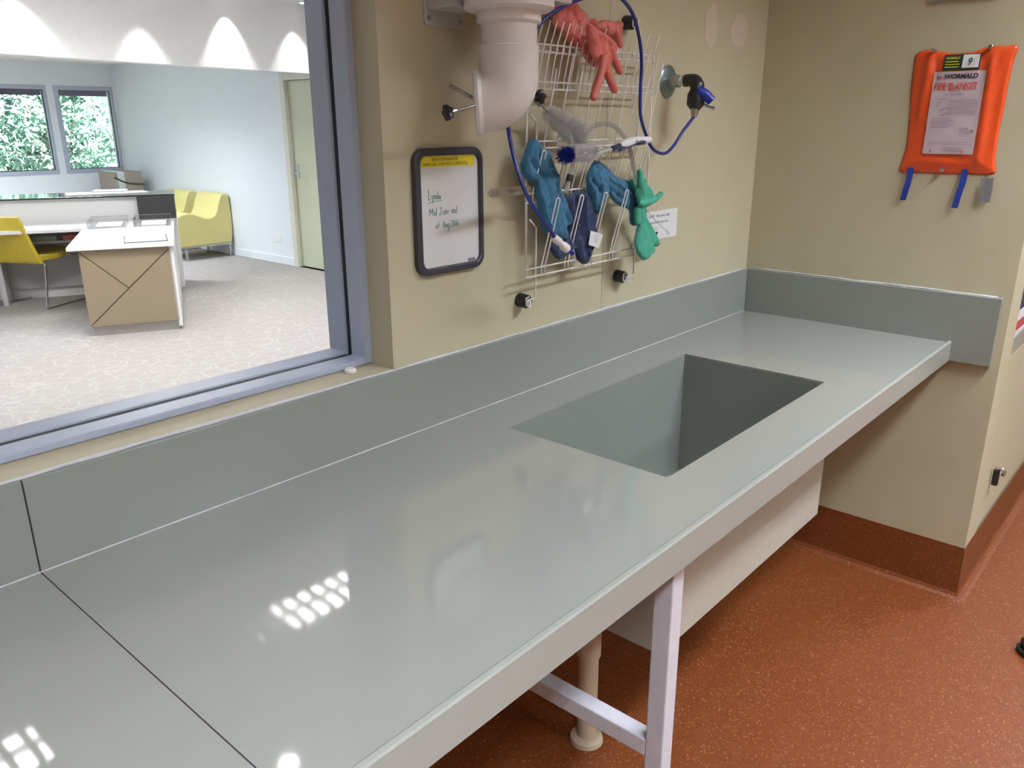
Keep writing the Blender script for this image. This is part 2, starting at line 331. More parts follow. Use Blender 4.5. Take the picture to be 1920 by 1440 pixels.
DATA = {
 'greenj': (-0.098, [(-0.922, 1.352), (-0.920, 1.335), (-0.918, 1.318)]),
 'pinkcuff': (-0.046, [(-1.23, 1.867), (-1.237, 1.824), (-1.238, 1.799), (-1.211, 1.786), (-1.178, 1.764), (-1.147, 1.752), (-1.116, 1.741), (-1.102, 1.725), (-1.074, 1.714), (-1.056, 1.722), (-1.063, 1.753), (-1.078, 1.795), (-1.097, 1.812), (-1.111, 1.829), (-1.125, 1.84), (-1.151, 1.851), (-1.173, 1.872)]),
 'pinkpalm': (-0.1, [(-1.179, 1.803), (-1.14, 1.794), (-1.097, 1.783), (-1.069, 1.768), (-1.061, 1.75), (-1.069, 1.736), (-1.08, 1.726), (-1.082, 1.713), (-1.104, 1.705), (-1.123, 1.712), (-1.15, 1.725), (-1.168, 1.752)]),
 'pinkf1': (-0.12, [(-1.134, 1.725), (-1.145, 1.691), (-1.171, 1.639)]),
 'pinkf2': (-0.12, [(-1.134, 1.727), (-1.114, 1.692), (-1.084, 1.658)]),
 'pinkf3': (-0.11, [(-1.089, 1.752), (-1.074, 1.728), (-1.049, 1.702)]),
 'pinkb': (-0.055, [(-1.11, 1.816), (-1.092, 1.826), (-1.078, 1.816), (-1.061, 1.823), (-1.035, 1.826), (-1.005, 1.825), (-0.974, 1.828), (-0.971, 1.815), (-0.979, 1.799), (-0.969, 1.787), (-0.973, 1.779), (-0.992, 1.775), (-1.012, 1.784), (-1.031, 1.79), (-1.073, 1.797), (-1.105, 1.805)]),
 'pinkbf': (-0.07, [(-1.011, 1.796), (-1.0, 1.782), (-0.992, 1.768)]),
 'bluea': (-0.062, [(-1.337, 1.548), (-1.322, 1.543), (-1.304, 1.53), (-1.283, 1.52), (-1.263, 1.513), (-1.267, 1.501), (-1.245, 1.471), (-1.23, 1.451), (-1.234, 1.436), (-1.218, 1.413), (-1.196, 1.378), (-1.179, 1.35), (-1.185, 1.331), (-1.203, 1.328), (-1.196, 1.3), (-1.22, 1.297), (-1.246, 1.313), (-1.285, 1.322), (-1.302, 1.364), (-1.317, 1.416), (-1.325, 1.44), (-1.351, 1.451), (-1.368, 1.468), (-1.372, 1.489), (-1.358, 1.516), (-1.347, 1.536)]),
 'blueb': (-0.072, [(-1.117, 1.466), (-1.1, 1.484), (-1.081, 1.485), (-1.056, 1.468), (-1.039, 1.455), (-1.033, 1.405), (-1.057, 1.39), (-1.069, 1.352), (-1.086, 1.356), (-1.104, 1.382), (-1.117, 1.41), (-1.126, 1.444)]),
 'bluec': (-0.068, [(-1.094, 1.489), (-1.063, 1.483), (-1.026, 1.465), (-0.987, 1.444), (-0.935, 1.43), (-0.91, 1.419), (-0.893, 1.403), (-0.877, 1.373), (-0.862, 1.32), (-0.877, 1.302), (-0.907, 1.309), (-0.916, 1.346), (-0.956, 1.36), (-0.996, 1.377), (-1.022, 1.404), (-1.034, 1.425), (-1.059, 1.454)]),
 'navy': (-0.058, [(-1.2, 1.399), (-1.169, 1.41), (-1.14, 1.414), (-1.105, 1.414), (-1.086, 1.397), (-1.072, 1.358), (-1.06, 1.322), (-1.068, 1.28), (-1.079, 1.253), (-1.104, 1.22), (-1.14, 1.235), (-1.151, 1.261), (-1.165, 1.266), (-1.218, 1.245), (-1.254, 1.277), (-1.219, 1.299), (-1.193, 1.313), (-1.185, 1.34), (-1.195, 1.368)]),
 'tag': (-0.085, [(-1.121, 1.313), (-1.065, 1.297), (-1.072, 1.283), (-1.083, 1.263), (-1.129, 1.277)]),
 'greena': (-0.1, [(-0.938, 1.412), (-0.907, 1.424), (-0.882, 1.417), (-0.855, 1.395), (-0.853, 1.373), (-0.879, 1.356), (-0.912, 1.356), (-0.933, 1.383)]),
 'greena1': (-0.11, [(-0.923, 1.369), (-0.885, 1.369), (-0.852, 1.375), (-0.823, 1.388)]),
 'greena2': (-0.11, [(-0.92, 1.4), (-0.931, 1.429), (-0.936, 1.454)]),
 'greena3': (-0.11, [(-0.915, 1.397), (-0.911, 1.413), (-0.909, 1.427)]),
 'greenb1': (-0.08, [(-0.869, 1.354), (-0.888, 1.379), (-0.918, 1.412), (-0.929, 1.426)]),
 'greenb2': (-0.075, [(-0.847, 1.34), (-0.871, 1.369), (-0.889, 1.381), (-0.892, 1.393)]),
 'greencuffa': (-0.096, [(-0.911, 1.361), (-0.887, 1.359), (-0.879, 1.338), (-0.886, 1.324), (-0.865, 1.295), (-0.838, 1.256), (-0.824, 1.224), (-0.843, 1.217), (-0.859, 1.207), (-0.879, 1.206), (-0.908, 1.225), (-0.924, 1.254), (-0.918, 1.283), (-0.911, 1.323)]),
 'greencuffb': (-0.06, [(-0.835, 1.353), (-0.818, 1.349), (-0.81, 1.318), (-0.781, 1.291), (-0.745, 1.253), (-0.731, 1.232), (-0.754, 1.227), (-0.782, 1.235), (-0.802, 1.268), (-0.829, 1.31)]),
 'brushleft': (-0.11, [(-1.582, 1.452), (-1.431, 1.441), (-1.384, 1.438)]),
 'oates': (-0.12, [(-0.914, 1.536), (-0.971, 1.535), (-1.013, 1.53), (-1.057, 1.521), (-1.085, 1.516), (-1.122, 1.512), (-1.167, 1.503), (-1.204, 1.497)]),
 'oateshead': (-0.12, [(-1.254, 1.511), (-1.185, 1.514)]),
 'bluebristle': (-0.12, [(-1.258, 1.507), (-1.289, 1.507)]),
 'nylon': (-0.085, [(-1.181, 1.541), (-1.356, 1.625)]),
 'ferrule': (-0.085, [(-1.325, 1.602), (-1.336, 1.607)]),
 'tube': (-0.075, [(-1.182, 1.524), (-1.167, 1.54), (-1.146, 1.558), (-1.113, 1.571), (-1.066, 1.578), (-1.018, 1.57), (-0.98, 1.551), (-0.95, 1.526), (-0.926, 1.483), (-0.907, 1.44), (-0.899, 1.411)]),
 'pip': (-0.1, [(-1.215, 1.506), (-1.226, 1.476), (-1.236, 1.451), (-1.246, 1.417)]),
 'swab': (-0.12, [(-0.927, 1.361), (-0.904, 1.346), (-0.851, 1.312), (-0.802, 1.285), (-0.786, 1.271)]),
 'wirebend': (-0.06, [(-0.868, 1.638), (-0.905, 1.606), (-0.871, 1.577), (-0.873, 1.535)]),
 'tip': (-0.2, [(-1.377, 1.311), (-1.346, 1.29)]),
}

# ================================================================== THE SETTING: laboratory
LX0, LX1, LY = -5.2, 3.2, -4.6
struct(B().box((LX0, LY, -.1), (LX1, .1, 0)).build('floor', 'vinyl'))
struct(B().box((LX0, LY, 2.7), (LX1, .2, 2.8)).build('ceiling', 'ceiling'))
WL, WR, WT = -4.4, -1.734, 2.64          # window opening
b = B(); hole_slab(b, LX0, 0.0, -.1, 2.8, WL, WR, 1.06, WT, FY, .012, .2); wb = struct(b.build('wall_back', 'cream'))
b = B(); hole_slab(b, LX0, -.9408, 0, 2.7, WL, WR, 1.06, WT, FY, 0, .0119); b.build('wall_panel', 'cream', wb)
B().box((-.9392, 0, 0), (0, .0119, 2.7)).build('wall_panel', 'cream', wb)
def patch(cx, cz, a, h, sd):
    random.seed(sd); P = []
    for i in range(16):
        t = 2 * PI * i / 16; k = 1 + random.uniform(-.1, .1); P.append((cx + a * math.cos(t) * k, cz + h * math.sin(t) * k))
    B().prism([(q[0], q[1]) for q in crom([(p, q, 0) for p, q in P], 3, True)], FY, -.0008, .0004).build('filler_patch', 'patch', wb)
patch(-.393, 1.868, .042, .062, 3); patch(-.205, 1.862, .058, .05, 5)
wr = struct(B().box((0, -.878, 0), (.16, .2, 2.7)).build('wall_right', 'cream'))
struct(B().box((LX0 - .1, LY, 0), (LX0, 0, 2.7)).build('wall_left', 'cream'))
struct(B().box((LX0, LY - .1, 0), (LX1, LY, 2.7)).build('wall_front', 'cream'))
struct(B().box((LX1, LY, 0), (LX1 + .1, 0, 2.7)).build('wall_far', 'cream'))
struct(B().box((.16, 0, 0), (LX1, .2, 2.7)).build('wall_niche', 'cream'))
struct(B().box((.161, -.872, 0), (LX1, -.80, .835)).build('wall_niche_front', 'cream'))
# coved vinyl skirting, rounded into the floor
def cove(path):
    """profile (out, z) swept along an L shaped run; path: list of (x,y,nx,ny)"""
    prof = [(.03, .0005), (.018, .003), (.008, .010), (.003, .022), (.002, .194), (0, .194)]; b = B(); k = len(prof)
    for x, y, nx, ny in path: b.v += [(x + nx * o, y + ny * o, z) for o, z in prof]
    for i in range(len(path) - 1):
        for j in range(k - 1): b.f.append((i * k + j, (i + 1) * k + j, (i + 1) * k + j + 1, i * k + j + 1))
    return b
struct(cove([(LX0, 0, 0, -1), (0, 0, -1, -1), (0, -.878, -1, -1), (LX1, -.878, 0, -1)]).build('baseboard_right', 'vinyl', recalc=False))

# big internal window: frame, gasket, glass
w1 = struct(thing('window_1', None, None, (-3.06, .075, 1.06)))
del w1['kind']; w1['kind'] = 'structure'
X1 = -1.722; ZB, ZT = 1.0605, WT
def frame_ring(y0, y1, ins, z_in):   # rectangle ring
    b = B(); hole_slab(b, WL, X1, ZB, ZT, WL + ins, X1 - ins, ZB + z_in, ZT - ins, FY, y0, y1); return b
frame_ring(.075, .128, .029, .014).build('frame', 'frame', w1, bevel=.003)
frame_ring(.142, .205, .033, .016).build('frame', 'frame', w1, bevel=.003)
frame_ring(.128, .142, .026, .0125).build('gasket', 'gasket', w1)
B().box((WL + .02, .132, ZB + .01), (X1 - .02, .138, ZT - .02)).build('pane', 'glass', w1)
# sealant between frame and wall
B().tube([(X1, .075, ZB), (X1, .075, ZT)], .003, 8).build('sealant', 'silicone', w1)

# ================================================================== THE SETTING: reception room beyond the glass
RX0, RX1, RY = -5.2, 2.5, 10.8
struct(B().box((RX0, .1, -.1), (RX1 + .2, RY + .2, 0)).build('floor', 'carpet'))
struct(B().box((RX0, .2, 2.7), (RX1 + .2, 6.3, 2.8)).build('ceiling', 'ceiling'))
struct(B().prism([(-5.3, 4.85), (2.62, 6.23), (2.62, RY + .2), (-5.3, RY + .2)], lambda p, q, h: (p, q, h), 2.36, 2.45).build('ceiling', 'ceiling'))
# bulkhead: vertical white drop, slightly skewed to the wall
bk = struct(B().add([(-5.3, 4.72, 2.065), (2.62, 6.10, 2.065), (2.62, 6.24, 2.065), (-5.3, 4.86, 2.065), (-5.3, 4.72, 2.75), (2.62, 6.10, 2.75), (2.62, 6.24, 2.75), (-5.3, 4.86, 2.75)],
    [(0, 3, 2, 1), (4, 5, 6, 7), (0, 1, 5, 4), (1, 2, 6, 5), (2, 3, 7, 6), (3, 0, 4, 7)]).build('trim_bulkhead', 'ceiling'))
# door wall (x = 2.5) with the door opening y 5.74..6.66
b = B(); hole_slab(b, .2, 10.8, -.05, 2.75, 5.70, 6.66, 0.0, 2.04, FX, 2.5, 2.7); struct(b.build('wall_door', 'white_wall'))
struct(B().box((RX0 - .1, .2, 0), (RX0, RY, 2.75)).build('wall_reception_left', 'white_wall'))
struct(B().box((.16, .2, 0), (RX1, .3, 2.7)).build('wall_reception_near', 'white_wall'))
struct(B().box((RX0, .2001, 0), (WL, .21, 2.7)).build('wall_reception_near', 'white_wall'))
# window wall; the two leftmost openings are unseen, added for daylight
def winwall():
    b = B(); wins = [(-3.3, -1.9), (-1.6, .1), (.22, 1.60), (1.69, 2.47)]; z0, z1 = .93, 2.07; x = RX0
    for a, c in wins:
        b.box((x, RY, 0), (a, RY + .2, 2.5)); b.box((a, RY, 0), (c, RY + .2, z0)); b.box((a, RY, z1), (c, RY + .2, 2.5)); x = c
    b.box((x, RY, 0), (RX1 + .2, RY + .2, 2.5)); return b, wins
b, wins = winwall(); struct(b.build('wall_window', 'white_wall'))
for i, (a, c) in enumerate(wins):
    t = struct(thing('window_%d' % (i + 2), None, None, ((a + c) / 2, RY, .93)))
    b = B(); hole_slab(b, a, c, .93, 2.07, a + .06, c - .035, .985, 2.015, FY, RY - .01, RY + .07); b.build('frame', 'frame', t, bevel=.004)
    b = B(); hole_slab(b, a + .058, c - .033, .983, 2.017, a + .068, c - .043, .993, 2.007, FY, RY + .03, RY + .05); b.build('gasket', 'gasket', t)
    B().box((a + .06, RY + .036, .985), (c - .035, RY + .042, 2.015)).build('pane', 'glass', t)
struct(B().box((2.485, 6.70, 0), (2.5, RY, .09)).build('baseboard_door_wall', 'white_wall', bevel=.004))
struct(B().box((2.485, .3, 0), (2.5, 5.66, .09)).build('baseboard_door_wall', 'white_wall', bevel=.004))
# door
d = struct(thing('door_1', None, None, (2.5, 6.18, 0)))
b = B().box((2.47, 6.62, 0), (2.72, 6.70, 2.08)).box((2.47, 5.66, 0), (2.72, 5.74, 2.08)).box((2.47, 5.74, 2.02), (2.72, 6.62, 2.08)); b.build('door_frame', 'jamb', d, bevel=.004)
leaf = B().box((2.52, 5.745, .012), (2.56, 6.615, 2.015)).build('door_leaf', 'door_paint', d, bevel=.002)
B().box((2.512, 6.53, 1.0), (2.522, 6.58, 1.15)).build('escutcheon', 'steel', leaf, bevel=.003)
B().tube([(2.515, 6.555, 1.055), (2.47, 6.555, 1.055), (2.462, 6.54, 1.055), (2.462, 6.44, 1.055)], .009, 10).build('door_handle', 'chrome', leaf, smooth='auto')
struct(B().box((2.70, 5.7, 0), (2.75, 6.7, 2.1)).build('wall_behind_door', 'white_wall'))

# ================================================================== THE BENCH
T = .9; t_ = .016
bench = thing('laboratory_bench', 'long grey-green laminate lab bench with integral sink under the window', 'bench', (-1.5, -.37, 0))
b = B(); hole_slab(b, -2.4955, -t_, -.722, -t_, -1.5272, -.6982, -.5847, -.1503, lambda p, q, h: (p, q, h), .862, T); b.build('worktop_panel', 'laminate', bench)
B().box((-4.7, -.722, .862), (-2.4975, -t_, T)).build('worktop_panel', 'laminate', bench)
def front(x0, x1):
    prof = [(-.722, .8385), (-.722, T + .0005), (-.7225, T + .0035), (-.7255, T + .005), (-.7325, T + .005), (-.7355, T + .002), (-.7355, .8385)]
    return B().prism(prof, lambda p, q, h: (h, p, q), x0, x1)
front(-2.4962, -t_).build('front_edge', 'edge', bench, smooth=False); front(-4.7, -2.4972).build('front_edge', 'edge', bench)
up = B().box((-2.4955, -t_, .8385), (-.0005, 0, 1.059)).build('back_splashboard', 'splash', bench, bevel=.0015)
B().box((-4.7, -t_, .8385), (-2.4975, 0, 1.059)).build('back_splashboard', 'splash', bench, bevel=.0015)
es = B().box((-t_ - .004, -.855, .8385), (-.0005, -t_ - .0005, 1.059)).build('end_splashboard', 'splash', bench, bevel=.002)
# silicone beads
def bead(pts, r, wob, sd, parent, name='sealant_bead'):
    random.seed(sd); P = []
    for i in range(len(pts) - 1):
        a, c = Vector(pts[i]), Vector(pts[i + 1]); n = max(2, int((c - a).length / .06))
        for k in range(n): P.append(a.lerp(c, k / n) + Vector((0, 0, random.uniform(-wob, wob))))
    P.append(Vector(pts[-1])); B().tube(P, [r * random.uniform(.7, 1.3) for _ in P], 6).build(name, 'silicone', parent, smooth=True)
bead([(-4.6, -.004, 1.060), (-.01, -.004, 1.060)], .0035, .0012, 4, up)
bead([(-.004, -.02, 1.060), (-.004, -.84, 1.060)], .0035, .0015, 5, es)
bead([(-4.6, -t_ - .0005, T + .0005), (-.02, -t_ - .0005, T + .0005)], .0012, .0002, 6, up, 'joint_bead')
# sink basin
sx0, sx1, sy0, sy1, sz = -1.526, -.6994, -.5835, -.1515, .514
b = B(); b.box((sx0 - .001, sy0 - .001, sz - .016), (sx1 + .001, sy1 + .001, sz))
for q0, q1 in (((sx0 - .001, sy0 - .001), (sx0, sy1 + .001)), ((sx1, sy0 - .001), (sx1 + .001, sy1 + .001)), ((sx0, sy0 - .001), (sx1, sy0)), ((sx0, sy1), (sx1, sy1 + .001))): b.box((q0[0], q0[1], sz), (q1[0], q1[1], .8955))
basin = b.build('sink_basin', 'splash', bench)
B().tube([(-1.40, -.36, sz), (-1.40, -.36, sz + .004)], [.045, .04], 24).build('drain', 'steel', basin)
# enclosure round the basin, under the top
b = B().box((-1.545, -.60, .519), (-.694, -.5995, .861))
b = B(); b.box((-1.56, -.605, .4975), (-.678, -.12, .4975 + .0)); b = B()
b.box((-1.545, -.603, .497), (-.682, -.6005, .8615)); b.box((-1.5455, -.603, .497), (-1.543, -.12, .8615)); b.box((-.6825, -.603, .497), (-.680, -.12, .8615)); b.box((-1.543, -.6005, .4965), (-.6825, -.12, .4975))
b.build('basin_enclosure', 'box_cream', bench)
# steel C-frame leg
def legframe(x):
    b = B().box((x - .04, -.70, 0), (x, -.66, .862)).build('leg', 'leg_paint', bench, bevel=.003)
    B().box((x - .0395, -.66, .36), (x - .0005, -.002, .40)).build('crossbar', 'leg_paint', bench, bevel=.003)
    B().box((x - .0395, -.66, .822), (x - .0005, -.018, .8615)).build('top_rail', 'leg_paint', bench, bevel=.003)
legframe(-1.645); legframe(-3.4)
# waste pipe
wp = thing('waste_pipe', 'cream plastic waste pipe standing on the red floor beneath the bench', 'pipe', (-1.39, -.31, 0))
B().tube([(-1.39, -.31, 0), (-1.39, -.31, .496)], .026, 24).build('pipe', 'beige_pvc', wp, smooth='auto')
B().tube([(-1.39, -.31, .27), (-1.39, -.31, .335), (-1.39, -.31, .34)], [.031, .031, .028], 24).build('socket', 'beige_pvc', wp, smooth='auto')
B().tube([(-1.39, -.31, 0.0), (-1.39, -.31, .012), (-1.39, -.31, .02)], [.045, .043, .03], 28).build('floor_flange', 'beige_pvc', wp, smooth='auto')
# small white cap on the window sill
tag(B().tube([(-1.811, .055, 1.0605), (-1.811, .055, 1.066), (-1.811, .055, 1.0695)], [.013, .013, .010], 24).build('plastic_cap', 'white_plastic', smooth='auto'), 'small round white cap lying on the sill at the window corner', 'cap')

# ================================================================== ON THE BACK WALL
# whiteboard
wbd = thing('whiteboard', 'small portrait whiteboard with thick dark rounded frame and green handwriting', 'whiteboard', (-1.553, 0, 1.252))
x0, x1, z0, z1 = -1.660, -1.449, 1.255, 1.530
outer = rrect(x0, z0, x1, z1, .03); inner = rrect(x0 + .017, z0 + .016, x1 - .011, z1 - .016, .018)
n = len(outer); b = B(); vs = [(p, -.0005, q) for p, q in outer] + [(p, -.014, q) for p, q in outer] + [(p, -.014, q) for p, q in inner] + [(p, -.004, q) for p, q in inner]
b.add(vs, [((i + 1) % n + k * n, i + k * n, i + (k + 1) * n, (i + 1) % n + (k + 1) * n) for k in range(3) for i in range(n)])
b.build('frame', 'charcoal', wbd, bevel=.003, smooth='auto')
B().prism(rrect(x0 + .010, z0 + .010, x1 - .008, z1 - .010, .02), FY, -.006, -.0005).build('writing_surface', 'whiteboard', wbd)
lb = B().prism(rrect(-1.636, 1.4895, -1.472, 1.5125, .003), FY, -.0068, -.006).build('heading_label', 'yellow_label', wbd)
text('BENCH USER REGISTER', .0095, (-1.605, -.0069, 1.5025), 'y', 'ink_brown', lb, width=.82)
text('NAME / USE / DURATION / CONTACT #', .0095, (-1.631, -.0069, 1.4925), 'y', 'ink_brown', lb, width=.80)
def ink(strokes, ox, oz, s, m, name, r=.0008):
    b = B()
    for st in strokes:
        P = crom([(ox + p * s, -.0062, oz + q * s) for p, q in st], 4); b.tube(P, r, 5)
    return b.build(name, m, wbd)
Ls = [[(0, 1.7), (.03, .9), (0, 0), (.5, .08)]]
ynda = [[(.72, .75), (.8, .2), (1.05, .15)], [(1.12, .8), (1.05, .1), (.95, -.5), (.8, -.55)], [(1.35, .7), (1.35, 0)], [(1.35, .5), (1.55, .7), (1.65, .5), (1.65, 0)], [(2.15, .6), (1.9, .6), (1.85, .15), (2.1, .05), (2.2, .4)], [(2.22, 1.4), (2.2, .6), (2.25, 0)], [(2.75, .6), (2.5, .6), (2.45, .15), (2.7, .05), (2.78, .5), (2.9, 0)]]
ink(Ls, -1.617, 1.421, .0125, 'ink_green', 'handwriting', .0010); ink(ynda, -1.617, 1.421, .0125, 'ink_green', 'handwriting')
ink([[(-.1, -.75), (.8, -.35), (3.0, -.3)]], -1.617, 1.421, .0125, 'ink_green', 'handwriting', .0007)
W1 = [[(0, 0), (.05, 1.3), (.4, .5), (.75, 1.3), (.8, 0)], [(1.1, .8), (1.1, 0)], [(1.1, 1.15), (1.1, 1.2)], [(1.7, .6), (1.45, .6), (1.4, .1), (1.7, .05)], [(1.75, 1.4), (1.72, 0)],
      [(2.6, 1.3), (3.2, 1.35)], [(2.95, 1.3), (2.95, .2), (2.65, 0), (2.45, .3)], [(3.4, .7), (3.4, .1), (3.7, .05), (3.75, .7)], [(4.0, 0), (4.0, .7), (4.25, .65), (4.3, 0)], [(4.55, .4), (4.85, .5), (4.7, .75), (4.5, .4), (4.8, .02)],
      [(5.7, .45), (6.0, .5), (5.85, .8), (5.65, .4), (5.95, .05)], [(6.2, 0), (6.2, .75), (6.45, .7), (6.5, 0)], [(7.1, .65), (6.8, .65), (6.75, .1), (7.1, .1)], [(7.15, 1.45), (7.12, 0)]]
ink(W1, -1.615, 1.386, .0118, 'ink_green', 'handwriting', .0007)
W2 = [[(.25, .7), (0, .4), (.2, 0), (.5, .35), (.25, .7)], [(.95, 1.2), (.75, 1.1), (.75, 0)], [(.6, .6), (1.0, .65)], [(1.9, 0), (2.15, 1.2), (2.45, 0)], [(2.0, .45), (2.4, .5)], [(2.6, .7), (2.62, .1), (2.85, .1), (2.9, .7)], [(3.4, .65), (3.1, .6), (3.15, .1), (3.4, .15), (3.42, .7), (3.4, -.6), (3.0, -.75)],
      [(3.9, 1.0), (4.15, 1.25), (4.35, .9), (3.85, .05), (4.45, .05)], [(4.85, 1.2), (4.6, .6), (4.8, .05), (5.05, .6), (4.85, 1.2)], [(5.35, 1.2), (5.35, .1)], [(5.95, 1.25), (5.6, .5), (5.8, .1), (6.0, .4), (5.65, .55)]]
ink(W2, -1.598, 1.357, .0118, 'ink_green', 'handwriting', .0007)
B().box((-1.498, -.0066, 1.272), (-1.474, -.006, 1.279)).build('maker_mark', 'ink_grey', wbd)

# PPE sign
sg = thing('safety_sign', 'white rectangular notice on the wall, partly behind the mint gloves', 'sign', (-.63, 0, 1.232))
B().prism([(-.735, 1.233), (-.535, 1.233), (-.537, 1.3215), (-.735, 1.3215)], FY, -.0015, -.0002).build('board', 'paper', sg)
text('Use PPE \u2013 Wear gloves, safety', .0125, (-.706, -.0017, 1.302), 'y', 'ink_grey', sg, width=.80)
text('glasses and laboratory coat', .0125, (-.712, -.0017, 1.283), 'y', 'ink_grey', sg, width=.86)
B().prism([(-.672, 1.2565), (-.646, 1.2565), (-.659, 1.238)], FY, -.002, -.0015).build('symbol', 'ink_black', sg)
b = B(); b.tube([(-.668, -.0017, 1.266), (-.659, -.0017, 1.272), (-.650, -.0017, 1.266)], .0006, 4); b.tube([(-.666, -.0017, 1.261), (-.658, -.0017, 1.2625), (-.652, -.0017, 1.262)], .0006, 4); b.build('symbol', 'ink_black', sg)

# drying rack
rk = thing('drying_rack', 'white wire drying rack with rows of slanted pegs hung on the wall', 'rack', (-1.07, 0, 1.2))
WRR = .0022
b = B()
RX = (-1.345, -.798); YF = -.05
b.tube([(-1.340, YF, 1.210), (-1.338, YF, 1.745), (-1.333, YF + .002, 1.765)], .0028, 10); rails = [1.754, 1.738, 1.672, 1.656, 1.538, 1.5225, 1.418, 1.3965, 1.2355, 1.215]
b.build('side_wire', 'wire', rk, smooth=True)
B().tube([(-.800, YF, 1.225), (-.799, YF, 1.755)], .0022, 10).build('side_wire', 'wire', rk, smooth=True)
for z in rails:
    xr = -.842 if z < 1.3 else -.798
    B().tube([(RX[0] + .002 * (z > 1.6), YF - .002, z), (xr, YF - .002, z)], WRR, 8).build('cross_wire', 'wire', rk, smooth=True)
b = B().tube([(-.842, YF, 1.213), (-.842, YF, 1.24), (-.800, YF, 1.26)], .002, 8); b.build('cross_wire', 'wire', rk, smooth=True)
def single(x, z0, z1, dy, r=.0018):
    return B().tube([(x, YF - .003, z0), (x, YF - .003, z0 + .022), (x, YF - .003 - dy, z1)], r, 6).build('peg', 'wire', rk, smooth=True)
for i in range(22):
    x = -1.328 + i * .0248
    if i < 9 or i % 2: single(x, 1.734, 1.804, .018)
for i in range(11):
    single(-1.302 + i * .0495 , 1.653, 1.764, .021); 
    if i < 4: single(-1.277 + i * .0495, 1.653, 1.764, .021)
for i in range(10): single(-1.275 + i * .0502, 1.517, 1.735 if i % 2 else 1.700, .045 if i % 2 else .035)
def hairpin(x, z0, z1, dy, w=.0145, r=.0019):
    P = [(x, YF - .003, z0), (x, YF - .003, z0 + .024)]
    for k in range(7):
        a = PI - PI * k / 6; P.append((x + w / 2 + w / 2 * math.cos(a), YF - .003 - dy, z1 - w / 2 + w / 2 * math.sin(a)))
    P += [(x + w, YF - .003, z0 + .024), (x + w, YF - .003, z0)]
    return B().tube(P, r, 6).build('peg', 'wire', rk, smooth=True)
for x in (-1.318, -1.226, -1.180, -1.134, -1.088, -1.042, -.985, -.925, -.87): hairpin(x, 1.393, 1.519, .028)
for x in (-1.283, -1.187, -1.083, -.984, -.873): hairpin(x, 1.2135, 1.408 if x < -.9 else 1.352, .045 if x < -.9 else .03)
# rear hanging legs bent into the bumpers
for x, s in ((-1.292, 1), (-.839, -1)):
    B().tube([(x - .034 * s, YF, 1.356), (x, -.043, 1.334), (x, -.041, 1.158), (x - .002 * s, -.038, 1.1545), (x - .022, -.036, 1.153), (x - .024, -.036, 1.139), (x - .018, -.037, 1.134), (x - .014, -.037, 1.142), (x - .016, -.037, 1.151)], .0024, 8).build('hanging_leg', 'wire', rk, smooth=True)
B().tube([(-1.327, YF, 1.600), (-1.300, -.045, 1.586), (-1.293, -.043, 1.575), (-1.293, -.043, 1.40)], .0026, 8).build('hanging_leg', 'wire', rk, smooth=True)
B().tube([(-1.293, -.043, 1.66), (-1.293, -.041, 1.80), (-1.300, -.041, 1.812)], .002, 8).build('hanging_leg', 'wire', rk, smooth=True)
B().tube([(-.858, -.043, 1.80), (-.862, -.038, 1.828), (-.866, -.037, 1.845)], .002, 8).build('hanging_leg', 'wire', rk, smooth=True)
B().tube([(-.87, YF, 1.70), (-.905, YF, 1.618), (-.872, YF, 1.595), (-.868, YF, 1.545)], .0014, 8).build('bent_wire', 'wire', rk, smooth=True)
for x, z, lb in ((-1.308, 1.149, 'black rubber bumper at the bottom left of the wire rack'), (-.869, 1.150, 'black rubber bumper below the right side of the wire rack'), (-.872, 1.836, 'black rubber bumper beside the top of the blue hose'), (-1.332, 1.742, 'black rubber bumper half hidden behind the white extraction pipe')):
    t = thing('rack_bumper', lb, 'bumper', (x, 0, z), group='rubber bumpers holding the wire rack')
    B().tube([(x, -.0005, z), (x, -.003, z), (x, -.027, z - .002), (x, -.031, z - .002)], [.0165, .018, .0175, .015], 24).build('rubber_body', 'rubber', t, smooth='auto')
    B().tube([(x + .003, -.0312, z + .010), (x - .009, -.0322, z + .009), (x - .009, -.0325, z - .010), (x - .001, -.0325, z - .016), (x + .005, -.0325, z - .006), (x + .002, -.0322, z + .003)], .0022, 8).build('wire_clip', 'paper', t, smooth=True)

# chrome gas outlet with black elbow and blue lever
g = thing('gas_valve', 'chrome wall outlet with black elbow valve and blue lever', 'valve', (-.637, 0, 1.695))
B().tube([(-.637, -.0005, 1.695), (-.637, -.004, 1.695), (-.637, -.010, 1.695), (-.637, -.0115, 1.695)], [.046, .0455, .034, .022], 40).build('wall_flange', 'teal_steel', g, smooth='auto')
B().tube([(-.637, -.010, 1.695), (-.637, -.040, 1.695)], .018, 28).build('outlet_body', 'steel', g, smooth='auto')
B().tube([(-.637, -.040, 1.695), (-.637, -.048, 1.695), (-.637, -.052, 1.695), (-.637, -.062, 1.695)], [.016, .0145, .017, .017], 6).build('hex_nut', 'chrome', g)
el = B().tube(crom([(-.637, -.060, 1.695), (-.637, -.090, 1.695), (-.638, -.100, 1.684), (-.640, -.102, 1.662), (-.642, -.102, 1.640)], 4), [.0175] * 8 + [.020] * 9, 20).build('elbow', 'rubber', g, smooth=True)
B().tube([(-.641, -.102, 1.668), (-.642, -.102, 1.655), (-.645, -.102, 1.628), (-.647, -.102, 1.616)], [.020, .026, .025, .015], 20).build('valve_body', 'rubber', g, smooth='auto')
B().tube([(-.646, -.102, 1.618), (-.647, -.102, 1.611), (-.648, -.102, 1.595)], [.012, .012, .008], 16).build('ferrule', 'steel', g, smooth='auto')
